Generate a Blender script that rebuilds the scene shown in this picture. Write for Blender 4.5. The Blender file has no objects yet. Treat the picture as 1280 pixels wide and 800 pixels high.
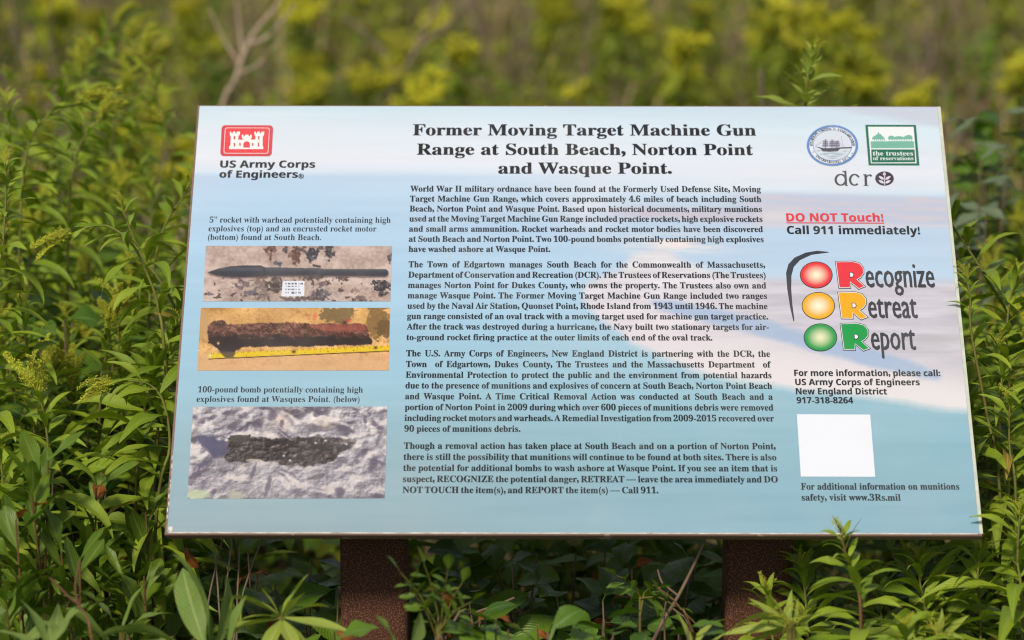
import bpy, math, random
import numpy as np
from mathutils import Vector, Matrix, Quaternion, Euler
from mathutils.geometry import tessellate_polygon

random.seed(7)
rng = np.random.default_rng(7)
C = bpy.context.scene.collection
SC = bpy.context.scene
PI = math.pi

# ------------------------------------------------------------------ camera, sky, sun
CAM_H, PITCH, F = 1.62, math.radians(12), 3750.4
cam = bpy.data.cameras.new('camera')
cam.sensor_width = 36.0
cam.lens = F / 1280 * 36
cam.clip_start = 0.1
cam.clip_end = 2000
cam.dof.use_dof = True
cam.dof.focus_distance = 3.52
cam.dof.aperture_fstop = 3.8
cam_o = bpy.data.objects.new('camera', cam)
cam_o.location = (0, 0, CAM_H)
cam_o.rotation_euler = (PI / 2 - PITCH, 0, 0)
C.objects.link(cam_o)
SC.camera = cam_o
CAM_R = Euler((PI / 2 - PITCH, 0, 0)).to_matrix()

SUN_EL, SUN_AZ = math.radians(48), math.radians(205)      # azimuth clockwise from +Y
world = bpy.data.worlds.new('World')
SC.world = world
world.use_nodes = True
wn = world.node_tree
sky = wn.nodes.new('ShaderNodeTexSky')
sky.sky_type = 'NISHITA'
sky.sun_disc = False
sky.sun_elevation = SUN_EL
sky.sun_rotation = SUN_AZ
sky.air_density = 1.0
sky.dust_density = 1.0
sky.ozone_density = 1.0
hs = wn.nodes.new('ShaderNodeHueSaturation')          # thin high cloud: a paler sky
hs.inputs['Saturation'].default_value = 0.45
wn.links.new(sky.outputs[0], hs.inputs['Color'])
wn.links.new(hs.outputs[0], wn.nodes['Background'].inputs[0])
wn.nodes['Background'].inputs[1].default_value = 0.085
sun = bpy.data.lights.new('sun', 'SUN')
sun.energy = 3.3
sun.angle = math.radians(9)
sun.color = (1.0, 0.90, 0.73)
sun_o = bpy.data.objects.new('sun', sun)
sd = Vector((math.sin(SUN_AZ) * math.cos(SUN_EL), math.cos(SUN_AZ) * math.cos(SUN_EL), math.sin(SUN_EL)))
sun_o.rotation_euler = sd.to_track_quat('Z', 'Y').to_euler()
sun_o.location = (0, -3, 6)
C.objects.link(sun_o)
SC.view_settings.view_transform = 'Standard'
SC.view_settings.look = 'None'
SC.view_settings.gamma = 1.0
SC.view_settings.exposure = 0.16
SC.cycles.max_bounces = 6
SC.cycles.use_denoising = True
SC.cycles.filter_width = 1.15


# ------------------------------------------------------------------ helpers
def lin(c):
    c = np.asarray(c, float) / 255.0
    return np.where(c <= 0.04045, c / 12.92, ((c + 0.055) / 1.055) ** 2.4)


def P(px, py, z):
    """point seen at photo position px, py at depth z metres from the camera"""
    return Vector((0, 0, CAM_H)) + CAM_R @ Vector(((px - 640) / F * z, -(py - 400) / F * z, -z))


def tag(o, label=None, cat=None, group=None, kind=None):
    if label: o['label'] = label
    if cat: o['category'] = cat
    if group: o['group'] = group
    if kind: o['kind'] = kind
    return o


def empty(name, loc):
    o = bpy.data.objects.new(name, None)
    o.empty_display_size = 0.05
    o.location = loc
    C.objects.link(o)
    return o


def link(name, mesh, parent=None, mw=None):
    o = bpy.data.objects.new(name, mesh)
    C.objects.link(o)
    if parent is not None: o.parent = parent
    if mw is not None: o.matrix_basis = mw
    return o


def mesh_of(name, V, Fc, mat=None, smooth=True):
    m = bpy.data.meshes.new(name)
    m.from_pydata([tuple(v) for v in V], [], [tuple(f) for f in Fc])
    if mat: m.materials.append(mat)
    if smooth: m.polygons.foreach_set('use_smooth', [True] * len(m.polygons))
    m.update()
    return m


def new_mat(name):
    m = bpy.data.materials.new(name)
    m.use_nodes = True
    nt = m.node_tree
    b = nt.nodes['Principled BSDF']
    return m, nt, b


def N(nt, t, **kw):
    n = nt.nodes.new(t)
    for k, v in kw.items(): setattr(n, k, v)
    return n


def mixc(nt, fac, a, b, mode='MIX'):
    n = N(nt, 'ShaderNodeMix', data_type='RGBA', blend_type=mode)
    for sock, val in ((n.inputs[0], fac), (n.inputs[6], a), (n.inputs[7], b)):
        if hasattr(val, 'links') or isinstance(val, bpy.types.NodeSocket):
            nt.links.new(val, sock)
        elif isinstance(val, (int, float)):
            sock.default_value = val
        else:
            sock.default_value = (*val, 1) if len(val) == 3 else val
    return n.outputs[2]


def mathn(nt, op, a, b=0.0, clamp=False):
    n = N(nt, 'ShaderNodeMath', operation=op, use_clamp=clamp)
    for s, v in ((n.inputs[0], a), (n.inputs[1], b)):
        if isinstance(v, bpy.types.NodeSocket): nt.links.new(v, s)
        else: s.default_value = v
    return n.outputs[0]


def noise(nt, scale, detail=3, rough=0.55, vec=None):
    n = N(nt, 'ShaderNodeTexNoise')
    n.inputs['Scale'].default_value = scale
    n.inputs['Detail'].default_value = detail
    n.inputs['Roughness'].default_value = rough
    if vec is not None: nt.links.new(vec, n.inputs['Vector'])
    return n.outputs[0]


def leaf_mat(name, c1, c2, rib, blotch=None, transl=0.24, rough=0.45, var=0.5):
    """leaf: colour between c1 and c2 by individual, pale midrib, faint side veins, blotches, light through it"""
    m, nt, b = new_mat(name)
    L = nt.links
    at = N(nt, 'ShaderNodeAttribute', attribute_name='leaf_uv')
    sep = N(nt, 'ShaderNodeSeparateXYZ')
    L.new(at.outputs['Vector'], sep.inputs[0])
    across = mathn(nt, 'ABSOLUTE', sep.outputs[0])
    oi = N(nt, 'ShaderNodeObjectInfo')
    tc = N(nt, 'ShaderNodeTexCoord')
    n1 = noise(nt, 35, 3, vec=tc.outputs['Object'])
    base = mixc(nt, oi.outputs['Random'], c1, c2)
    dark = mixc(nt, 1.0, base, (0.62, 0.66, 0.55), 'MULTIPLY')
    base = mixc(nt, mathn(nt, 'MULTIPLY', n1, 1.0, True), base, dark)
    vein = N(nt, 'ShaderNodeTexWave', wave_type='BANDS', bands_direction='X')
    vv = N(nt, 'ShaderNodeCombineXYZ')
    L.new(mathn(nt, 'SUBTRACT', mathn(nt, 'MULTIPLY', sep.outputs[1], 5.0), mathn(nt, 'MULTIPLY', across, 1.3)), vv.inputs[0])
    L.new(vv.outputs[0], vein.inputs['Vector'])
    vein.inputs['Scale'].default_value = 1.0
    vf = mathn(nt, 'MULTIPLY', mathn(nt, 'POWER', vein.outputs['Fac'], 5.0), 0.22)
    base = mixc(nt, vf, base, rib)
    ribf = mathn(nt, 'MULTIPLY', mathn(nt, 'LESS_THAN', across, 0.09), 0.55)
    base = mixc(nt, ribf, base, rib)
    if blotch:
        n2 = noise(nt, 60, 2, vec=tc.outputs['Object'])
        f = mathn(nt, 'GREATER_THAN', n2, 0.70)
        f = mathn(nt, 'MULTIPLY', f, 0.7)
        base = mixc(nt, f, base, blotch)
    # browned tip on some leaves
    tipf = mathn(nt, 'MULTIPLY', mathn(nt, 'GREATER_THAN', sep.outputs[1], 0.95), mathn(nt, 'GREATER_THAN', oi.outputs['Random'], 0.6))
    base = mixc(nt, mathn(nt, 'MULTIPLY', tipf, 0.8), base, (0.16, 0.07, 0.02))
    L.new(base, b.inputs['Base Color'])
    b.inputs['Roughness'].default_value = rough
    b.inputs['Specular IOR Level'].default_value = 0.3
    bm = N(nt, 'ShaderNodeBump')
    bm.inputs['Strength'].default_value = 0.25
    bm.inputs['Distance'].default_value = 0.002
    L.new(vein.outputs['Fac'], bm.inputs['Height'])
    L.new(bm.outputs[0], b.inputs['Normal'])
    tr = N(nt, 'ShaderNodeBsdfTranslucent')
    L.new(mixc(nt, 1.0, base, (1.25, 1.35, 0.6), 'MULTIPLY'), tr.inputs[0])
    mx = N(nt, 'ShaderNodeMixShader')
    mx.inputs[0].default_value = transl
    L.new(b.outputs[0], mx.inputs[1])
    L.new(tr.outputs[0], mx.inputs[2])
    L.new(mx.outputs[0], nt.nodes['Material Output'].inputs['Surface'])
    return m


def plain_mat(name, c1, c2, scale=20, rough=0.8, bump=0.0, rnd=False, transl=0.0):
    m, nt, b = new_mat(name)
    tc = N(nt, 'ShaderNodeTexCoord')
    n1 = noise(nt, scale, 4, 0.6, tc.outputs['Object'])
    f = mathn(nt, 'MULTIPLY_ADD', n1, 2.2, True)
    f.node.inputs[2].default_value = -0.6
    base = mixc(nt, f, c1, c2)
    if rnd:
        oi = N(nt, 'ShaderNodeObjectInfo')
        base = mixc(nt, oi.outputs['Random'], base, mixc(nt, 1.0, base, (0.6, 0.6, 0.6), 'MULTIPLY'))
    nt.links.new(base, b.inputs['Base Color'])
    b.inputs['Roughness'].default_value = rough
    b.inputs['Specular IOR Level'].default_value = 0.3
    if bump:
        bm = N(nt, 'ShaderNodeBump')
        bm.inputs['Strength'].default_value = bump
        bm.inputs['Distance'].default_value = 0.003
        nt.links.new(n1, bm.inputs['Height'])
        nt.links.new(bm.outputs[0], b.inputs['Normal'])
    return m


# ------------------------------------------------------------------ materials
M = {}
M['gold_leaf'] = leaf_mat('goldenrod leaf', (0.19, 0.29, 0.014), (0.34, 0.43, 0.03), (0.26, 0.34, 0.10), (0.05, 0.05, 0.015))
M['pale_leaf'] = leaf_mat('pale yellow green leaf', (0.30, 0.39, 0.05), (0.40, 0.46, 0.07), (0.42, 0.48, 0.2), (0.16, 0.08, 0.03))
M['broad_leaf'] = leaf_mat('dark broad leaf', (0.05, 0.12, 0.012), (0.15, 0.26, 0.02), (0.15, 0.24, 0.08), None, 0.2, 0.36)
M['bay_leaf'] = leaf_mat('bayberry leaf', (0.09, 0.165, 0.012), (0.15, 0.24, 0.018), (0.22, 0.30, 0.08), (0.05, 0.07, 0.01), 0.22, 0.38)
M['wide_leaf'] = leaf_mat('wide pale leaf', (0.17, 0.27, 0.055), (0.22, 0.32, 0.075), (0.36, 0.42, 0.16), (0.16, 0.07, 0.03), 0.25, 0.5)
M['red_leaf'] = leaf_mat('orange autumn leaf', (0.36, 0.11, 0.02), (0.24, 0.055, 0.02), (0.5, 0.25, 0.06), (0.16, 0.04, 0.01), 0.3, 0.5)
M['far_leaf'] = leaf_mat('far leaf', (0.14, 0.22, 0.013), (0.36, 0.39, 0.022), (0.22, 0.27, 0.08), None, 0.3, 0.6)
M['grey_leaf'] = leaf_mat('greyish oval leaf', (0.13, 0.19, 0.11), (0.18, 0.23, 0.15), (0.22, 0.28, 0.16), None, 0.2, 0.45)
M['stem'] = plain_mat('green brown stem', (0.15, 0.18, 0.03), (0.13, 0.09, 0.025), 14, 0.6)
M['red_stem'] = plain_mat('reddish stem', (0.12, 0.05, 0.025), (0.16, 0.09, 0.04), 20, 0.55)
M['bud'] = plain_mat('yellow green buds', (0.62, 0.60, 0.04), (0.42, 0.48, 0.05), 60, 0.6, rnd=True)
M['plume'] = plain_mat('yellow goldenrod plume', (0.52, 0.48, 0.018), (0.38, 0.39, 0.02), 12, 0.7, rnd=True)
M['dead'] = plain_mat('dead grey stem', (0.30, 0.24, 0.17), (0.20, 0.145, 0.10), 8, 0.9, rnd=True)
M['pale_dead'] = plain_mat('pale dead wood', (0.46, 0.36, 0.27), (0.30, 0.22, 0.16), 8, 0.9)
M['twig'] = plain_mat('brown twig', (0.22, 0.15, 0.11), (0.12, 0.075, 0.05), 40, 0.85, 0.4)
M['straw'] = plain_mat('dry straw', (0.34, 0.26, 0.14), (0.18, 0.14, 0.07), 6, 0.9)
M['soil'] = plain_mat('mossy soil and leaf litter', (0.06, 0.05, 0.025), (0.10, 0.11, 0.03), 5, 0.95, 0.6)


def weathered_brown():
    m, nt, b = new_mat('brown weathered board edge')
    tc = N(nt, 'ShaderNodeTexCoord')
    mp = N(nt, 'ShaderNodeMapping')
    mp.inputs['Scale'].default_value = (3, 60, 60)
    nt.links.new(tc.outputs['Object'], mp.inputs[0])
    n1 = noise(nt, 2.0, 4, 0.6, mp.outputs[0])
    n2 = noise(nt, 40, 3, 0.6, tc.outputs['Object'])
    base = mixc(nt, mathn(nt, 'MULTIPLY', n1, 1.3, True), (0.105, 0.052, 0.040), (0.22, 0.14, 0.115))
    base = mixc(nt, mathn(nt, 'GREATER_THAN', n2, 0.66), base, (0.30, 0.22, 0.18))
    nt.links.new(base, b.inputs['Base Color'])
    b.inputs['Roughness'].default_value = 0.7
    return m


def rust():
    m, nt, b = new_mat('rusty brown steel')
    tc = N(nt, 'ShaderNodeTexCoord')
    v = N(nt, 'ShaderNodeTexVoronoi')
    v.inputs['Scale'].default_value = 520
    nt.links.new(tc.outputs['Object'], v.inputs['Vector'])
    n1 = noise(nt, 9, 4, 0.65, tc.outputs['Object'])
    n2 = noise(nt, 520, 2, 0.7, tc.outputs['Object'])
    base = mixc(nt, n1, (0.036, 0.014, 0.009), (0.070, 0.026, 0.014))
    f = mathn(nt, 'MULTIPLY', mathn(nt, 'GREATER_THAN', n2, 0.545), 0.7)
    base = mixc(nt, f, base, (0.20, 0.095, 0.055))
    nt.links.new(base, b.inputs['Base Color'])
    b.inputs['Roughness'].default_value = 0.75
    b.inputs['Specular IOR Level'].default_value = 0.2
    bm = N(nt, 'ShaderNodeBump')
    bm.inputs['Strength'].default_value = 0.5
    bm.inputs['Distance'].default_value = 0.001
    nt.links.new(n2, bm.inputs['Height'])
    nt.links.new(bm.outputs[0], b.inputs['Normal'])
    return m


M['edge'] = weathered_brown()
M['rust'] = rust()
M['grey_edge'] = plain_mat('pale grey green edge', (0.55, 0.58, 0.52), (0.38, 0.42, 0.36), 60, 0.6)
M['chip'] = plain_mat('chipped white laminate', (0.72, 0.70, 0.66), (0.38, 0.32, 0.28), 60, 0.6)
pm, pnt, pb = new_mat('printed laminate')
pa = N(pnt, 'ShaderNodeAttribute', attribute_name='ink')
ptc = N(pnt, 'ShaderNodeTexCoord')
pn = noise(pnt, 7, 5, 0.6, ptc.outputs['Object'])
pdirt = mixc(pnt, mathn(pnt, 'MULTIPLY', mathn(pnt, 'POWER', pn, 3.0), 0.35, True), pa.outputs['Color'], (0.52, 0.50, 0.46))
pnt.links.new(pdirt, pb.inputs['Base Color'])
pb.inputs['Roughness'].default_value = 0.42
pb.inputs['Specular IOR Level'].default_value = 0.2
M['print'] = pm

# ------------------------------------------------------------------ ground
def build_ground():
    n = 90
    xs = np.concatenate([-np.geomspace(600, 7, 20), np.linspace(-6, 6, 50), np.geomspace(7, 600, 20)])
    ys = np.concatenate([-np.geomspace(600, 6, 12), np.linspace(-5, 30, 78), np.geomspace(34, 700, 14)])
    X, Y = np.meshgrid(xs, ys)
    Z = 0.03 * np.sin(X * 1.7 + 0.4) * np.cos(Y * 1.3) + 0.012 * np.sin(X * 5.1 + Y * 3.7)
    V = np.stack([X.ravel(), Y.ravel(), Z.ravel()], 1)
    nx, ny = len(xs), len(ys)
    Fc = [(j * nx + i, j * nx + i + 1, (j + 1) * nx + i + 1, (j + 1) * nx + i) for j in range(ny - 1) for i in range(nx - 1)]
    o = link('ground', mesh_of('ground', V, Fc, M['soil']))
    tag(o, kind='structure')
build_ground()

# ------------------------------------------------------------------ the sign: its frame of reference
SW, SH, ST = 0.914, 0.61, 0.0125
a, b_, c_ = -5.96940571e-01, -1.04382112e-03, -1.33324263e-03
R3 = Matrix.Rotation(c_, 3, 'Z') @ Matrix.Rotation(b_, 3, 'Y') @ Matrix.Rotation(a, 3, 'X')
SIGN_R = CAM_R @ R3
SIGN_O = Vector((0, 0, CAM_H)) + CAM_R @ Vector((6.92860531e-02, 1.20277096e-02, -3.52689862))
# the sign root stands on the ground below its middle
root = empty('information_sign', (SIGN_O.x, SIGN_O.y, 0))
tag(root, 'wide pale blue information board with printed text, logos and photos on two rusty posts', 'sign')
SM = Matrix.Translation(SIGN_O - root.location) @ SIGN_R.to_4x4()


def homography(src, dst):
    A = []
    for (x, y), (u, v) in zip(src, dst):
        A.append([x, y, 1, 0, 0, 0, -u * x, -u * y, -u])
        A.append([0, 0, 0, x, y, 1, -v * x, -v * y, -v])
    return np.linalg.svd(np.array(A))[2][-1].reshape(3, 3)


# measurements of the printed layout, taken on the photograph, to sign metres (origin: middle of the board)
HM = homography([(247, 133), (1174, 131), (1228, 671), (206.5, 666)],
                [(-SW / 2, SH / 2), (SW / 2, SH / 2), (SW / 2, -SH / 2), (-SW / 2, -SH / 2)])
HI = np.linalg.inv(HM)


def UV(x, y):
    x = np.asarray(x, float); y = np.asarray(y, float)
    w = HM[2, 0] * x + HM[2, 1] * y + HM[2, 2]
    return (HM[0, 0] * x + HM[0, 1] * y + HM[0, 2]) / w, (HM[1, 0] * x + HM[1, 1] * y + HM[1, 2]) / w


def IUV(u, v):
    w = HI[2, 0] * u + HI[2, 1] * v + HI[2, 2]
    return (HI[0, 0] * u + HI[0, 1] * v + HI[0, 2]) / w, (HI[1, 0] * u + HI[1, 1] * v + HI[1, 2]) / w


LAY = 0.00015
KINK = np.array([0.69, 0.725, 0.775])          # how strongly the inks print


def ink_mesh(name, V, Fc, cols, smooth=False):
    m = mesh_of(name, V, Fc, M['print'], False)
    at = m.attributes.new('ink', 'FLOAT_COLOR', 'POINT')
    arr = np.ones((len(V), 4), np.float32)
    arr[:, :3] = cols
    at.data.foreach_set('color', arr.ravel())
    return m


class Ink:
    """flat coloured shapes of one printed emblem; points measured in an enlarged view (x0, y0, scale)"""
    def __init__(s, x0=0, y0=0, k=1.0, base=1):
        s.x0, s.y0, s.k, s.base = x0, y0, k, base
        s.V, s.F, s.c = [], [], []

    def m(s, x, y):
        return UV(s.x0 + x / s.k, s.y0 + y / s.k)

    def poly(s, pts, col, layer=0):
        uv = [s.m(*p) for p in pts]
        z = (s.base + layer) * LAY
        o = len(s.V)
        v3 = [Vector((float(u), float(v), 0)) for u, v in uv]
        for t in tessellate_polygon([v3]):
            s.F.append(tuple(o + i for i in t))
        for v in v3:
            s.V.append((v.x, v.y, z)); s.c.append(lin(col) * KINK)

    def rect(s, x0, y0, x1, y1, col, layer=0):
        s.poly([(x0, y0), (x1, y0), (x1, y1), (x0, y1)], col, layer)

    def ell(s, cx, cy, rx, ry, col, layer=0, n=48):
        s.poly([(cx + rx * math.cos(t * 2 * PI / n), cy + ry * math.sin(t * 2 * PI / n)) for t in range(n)], col, layer)

    def glow(s, cx, cy, rx, ry, c0, c1, layer, n=40, rings=8):
        z = (s.base + layer) * LAY
        o = len(s.V)
        for r in range(rings + 1):
            t = r / rings
            for i in range(n):
                u, v = s.m(cx + rx * t * math.cos(i * 2 * PI / n), cy + ry * t * math.sin(i * 2 * PI / n))
                s.V.append((float(u), float(v), z))
                f = min(1, max(0, (t - 0.08) / 0.75)) ** 1.1
                s.c.append((lin(c0) * (1 - f) + lin(c1) * f) * KINK)
        for r in range(rings):
            for i in range(n):
                j = (i + 1) % n
                s.F.append((o + r * n + i, o + (r + 1) * n + i, o + (r + 1) * n + j, o + r * n + j) if r else (o + i, o + n + i, o + n + j))

    def line(s, pts, w, col, layer=0):
        for (x0, y0), (x1, y1) in zip(pts[:-1], pts[1:]):
            d = math.hypot(x1 - x0, y1 - y0) or 1
            nx, ny = -(y1 - y0) / d * w / 2, (x1 - x0) / d * w / 2
            s.poly([(x0 + nx, y0 + ny), (x1 + nx, y1 + ny), (x1 - nx, y1 - ny), (x0 - nx, y0 - ny)], col, layer)

    def add(s, V, Fc, col):
        o = len(s.V)
        s.V += [tuple(v) for v in V]
        s.F += [tuple(o + i for i in f) for f in Fc]
        s.c += [lin(col) * KINK] * len(V)

    def build(s, name, parent=None, label=None):
        V = np.array(s.V); V[:, 2] += 0.0
        o = link(name, ink_mesh(name, V, s.F, np.array(s.c)), parent, SM.copy() if parent is root else None)
        if label: o['label'] = label
        return o


# ---- lettering: real glyph outlines turned into flat meshes
def serif(t):
    r = ''
    for ch in t:
        if 'A' <= ch <= 'Z': r += chr(0x1D400 + ord(ch) - 65)
        elif 'a' <= ch <= 'z': r += chr(0x1D41A + ord(ch) - 97)
        elif '0' <= ch <= '9': r += chr(0x1D7CE + ord(ch) - 48)
        else: r += ch
    return r


def sans(t):
    r = ''
    for ch in t:
        if 'A' <= ch <= 'Z': r += chr(0x1D5D4 + ord(ch) - 65)
        elif 'a' <= ch <= 'z': r += chr(0x1D5EE + ord(ch) - 97)
        elif '0' <= ch <= '9': r += chr(0x1D7EC + ord(ch) - 48)
        else: r += ch
    return r


STY = {'serif': (serif, 0.0), 'light': (serif, -0.005), 'sans': (sans, 0.0), 'inter': (lambda t: t, 0.0), 'gill': (lambda t: t, 0.0)}
_cu = bpy.data.curves.new('glyphs', 'FONT')
_cu.resolution_u = 2
_co = bpy.data.objects.new('glyphs', _cu)
C.objects.link(_co)


def glyphs(text, sty, sw=1.0):
    f, off = STY[sty]
    _cu.body = f(text)
    _cu.offset = off
    _cu.space_word = sw
    bpy.context.view_layer.update()
    dg = bpy.context.evaluated_depsgraph_get()
    me = _co.evaluated_get(dg).to_mesh()
    n = len(me.vertices)
    V = np.empty(n * 3); me.vertices.foreach_get('co', V); V = V.reshape(-1, 3)[:, :2].copy()
    Fc = [tuple(p.vertices) for p in me.polygons]
    _co.evaluated_get(dg).to_mesh_clear()
    if sty in ('serif', 'sans', 'light') and len(V):         # the stops come thin: give them the weight of the letters
        par = list(range(n))
        def find(i):
            while par[i] != i:
                par[i] = par[par[i]]; i = par[i]
            return i
        for q in Fc:
            a0 = find(q[0])
            for i in q[1:]: par[find(i)] = a0
        lab = np.array([find(i) for i in range(n)])
        k = 1.5 if sty != 'light' else 1.15
        boxes = [(V[lab == l, 0].min(), V[lab == l, 0].max()) for l in np.unique(lab)]
        for l in np.unique(lab):
            ix = lab == l
            xc = (V[ix, 0].min() + V[ix, 0].max()) / 2
            if any(b[0] - .02 < xc < b[1] + .02 and b[1] - b[0] > .135 for b in boxes): continue
            x0, x1 = V[ix, 0].min(), V[ix, 0].max(); y0, y1 = V[ix, 1].min(), V[ix, 1].max()
            if x1 - x0 < .135 and (y1 - y0 < .26 or x1 - x0 < .1):
                V[ix, 0] = (x0 + x1) / 2 + (V[ix, 0] - (x0 + x1) / 2) * k
                if y1 - y0 < .26: V[ix, 1] = y0 + (V[ix, 1] - y0) * k
    return V, Fc


FAT = {'serif': .013, 'sans': .017, 'inter': .022, 'light': 0, 'gill': 0}      # ink spread either side of each letter
CAP = {}
for k_ in STY:
    V_, _ = glyphs('H', k_)
    CAP[k_] = V_[:, 1].max() - V_[:, 1].min()


def place_text(ink, text, sty, xl, yb, xr, cap, col, layer=0, sw=1.0, sx=None, yr=None, fat=None):
    """text from xl to xr (photo measures) standing on the base line yb, capitals cap high"""
    V, Fc = glyphs(text, sty, sw)
    u0, v0 = UV(xl, yb); u1, v1 = UV(xr, yr if yr is not None else yb)
    _, vt = UV(xl, yb - cap)
    sy = (vt - v0) / CAP[sty]
    w = V[:, 0].max() - V[:, 0].min()
    s_x = (u1 - u0) / w
    X = u0 + (V[:, 0] - V[:, 0].min()) * s_x
    t = (V[:, 0] - V[:, 0].min()) / w
    Yv = v0 + (v1 - v0) * t * (1 if yr is not None else 0) + V[:, 1] * sy
    zz = np.full(len(X), (ink.base + layer) * LAY)
    fat = FAT[sty] if fat is None else fat
    if not fat: ink.add(np.stack([X, Yv, zz], 1), Fc, col)
    else:
        for q, (dx, dy) in enumerate(((-1, .5), (1, -.5))):
            ink.add(np.stack([X + dx * fat * s_x, Yv + dy * fat * .5 * sy, zz + q * LAY * .3], 1), Fc, col)


def paragraph(lines, sty, cap, col, name, label):
    """lines: (text, xl, yb, xr); words spread to both margins"""
    ms = []
    for t, xl, yb, xr in lines:
        V1, _ = glyphs(t, sty, 1.0); V2, _ = glyphs(t, sty, 2.0)
        w1 = np.ptp(V1[:, 0]); w2 = np.ptp(V2[:, 0])
        ms.append((w1, w2, UV(xr, yb)[0] - UV(xl, yb)[0]))
    sx = min(m[2] / m[0] for m in ms) * 1.03
    ink = Ink(base=2)
    for (t, xl, yb, xr), (w1, w2, wd) in zip(lines, ms):
        k = 1 + (wd / sx - w1) / (w2 - w1)
        place_text(ink, t, sty, xl, yb, xr, cap, col, sw=max(0.3, k))
    ink.build(name, root, label)


# ---- noise for the printed pictures
def vnoise(x, y, seed=0):
    xi, yi = np.floor(x).astype(int), np.floor(y).astype(int)
    fx, fy = x - xi, y - yi
    fx = fx * fx * (3 - 2 * fx); fy = fy * fy * (3 - 2 * fy)
    def h(i, j):
        n = (i * 374761393 + j * 668265263 + seed * 974711) & 0xffffffff
        n = ((n ^ (n >> 13)) * 1274126177) & 0xffffffff
        return ((n ^ (n >> 16)) & 0xffff) / 65535.0
    return (h(xi, yi) * (1 - fx) + h(xi + 1, yi) * fx) * (1 - fy) + (h(xi, yi + 1) * (1 - fx) + h(xi + 1, yi + 1) * fx) * fy


def fbm(x, y, seed=0, oct_=4, g=0.5):
    s = 0; am = 1; t = 0
    for o in range(oct_):
        s = s + am * vnoise(x * 2 ** o + 17 * o, y * 2 ** o - 31 * o, seed + o); t += am; am *= g
    return s / t


def inpoly(x, y, pts):
    r = np.zeros(x.shape, bool)
    j = len(pts) - 1
    for i in range(len(pts)):
        xi, yi = pts[i]; xj, yj = pts[j]
        if yi != yj:
            r ^= ((yi > y) != (yj > y)) & (x < (xj - xi) * (y - yi) / (yj - yi) + xi)
        j = i
    return r.astype(float)


def edge_soft(x, y, pts, s):
    t = 0
    for dx, dy in ((0, 0), (s, 0), (-s, 0), (0, s), (0, -s), (s * .7, s * .7), (-s * .7, -s * .7), (s * .7, -s * .7), (-s * .7, s * .7)):
        t = t + inpoly(x + dx, y + dy, pts)
    return t / 9


def ss(a_, b2, x):
    t = np.clip((x - a_) / (b2 - a_), 0, 1)
    return t * t * (3 - 2 * t)


def over(img, col, mask):
    return img * (1 - mask[..., None]) + np.array(col, float) * mask[..., None]


def picture(name, quad, nx, ny, paint, label, z):
    """a printed picture: a fine sheet whose vertices carry the ink"""
    q = [UV(*p) for p in quad]
    s, t = np.meshgrid(np.linspace(0, 1, nx), np.linspace(0, 1, ny))
    u = (q[0][0] * (1 - s) + q[1][0] * s) * (1 - t) + (q[3][0] * (1 - s) + q[2][0] * s) * t
    v = (q[0][1] * (1 - s) + q[1][1] * s) * (1 - t) + (q[3][1] * (1 - s) + q[2][1] * s) * t
    px, py = IUV(u, v)
    img = np.clip(paint(px, py), 0, 255)
    cols = lin(img.reshape(-1, 3)) ** (1.0 if z == 0 else 1.13) * KINK
    V = np.stack([u.ravel(), v.ravel(), np.full(u.size, z)], 1)
    i, j = np.meshgrid(np.arange(nx - 1), np.arange(ny - 1))
    b0 = (j * nx + i).ravel()
    Fc = np.stack([b0, b0 + nx, b0 + nx + 1, b0 + 1], 1)
    m = bpy.data.meshes.new(name)
    m.vertices.add(len(V)); m.vertices.foreach_set('co', V.ravel())
    m.loops.add(Fc.size); m.loops.foreach_set('vertex_index', Fc.ravel())
    m.polygons.add(len(Fc)); m.polygons.foreach_set('loop_start', np.arange(0, Fc.size, 4))
    m.update(calc_edges=True)
    m.materials.append(M['print'])
    at = m.attributes.new('ink', 'FLOAT_COLOR', 'POINT')
    arr = np.ones((len(V), 4), np.float32); arr[:, :3] = cols
    at.data.foreach_set('color', arr.ravel())
    o = link(name, m, root, SM.copy())
    if label: o['label'] = label
    return o


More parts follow.
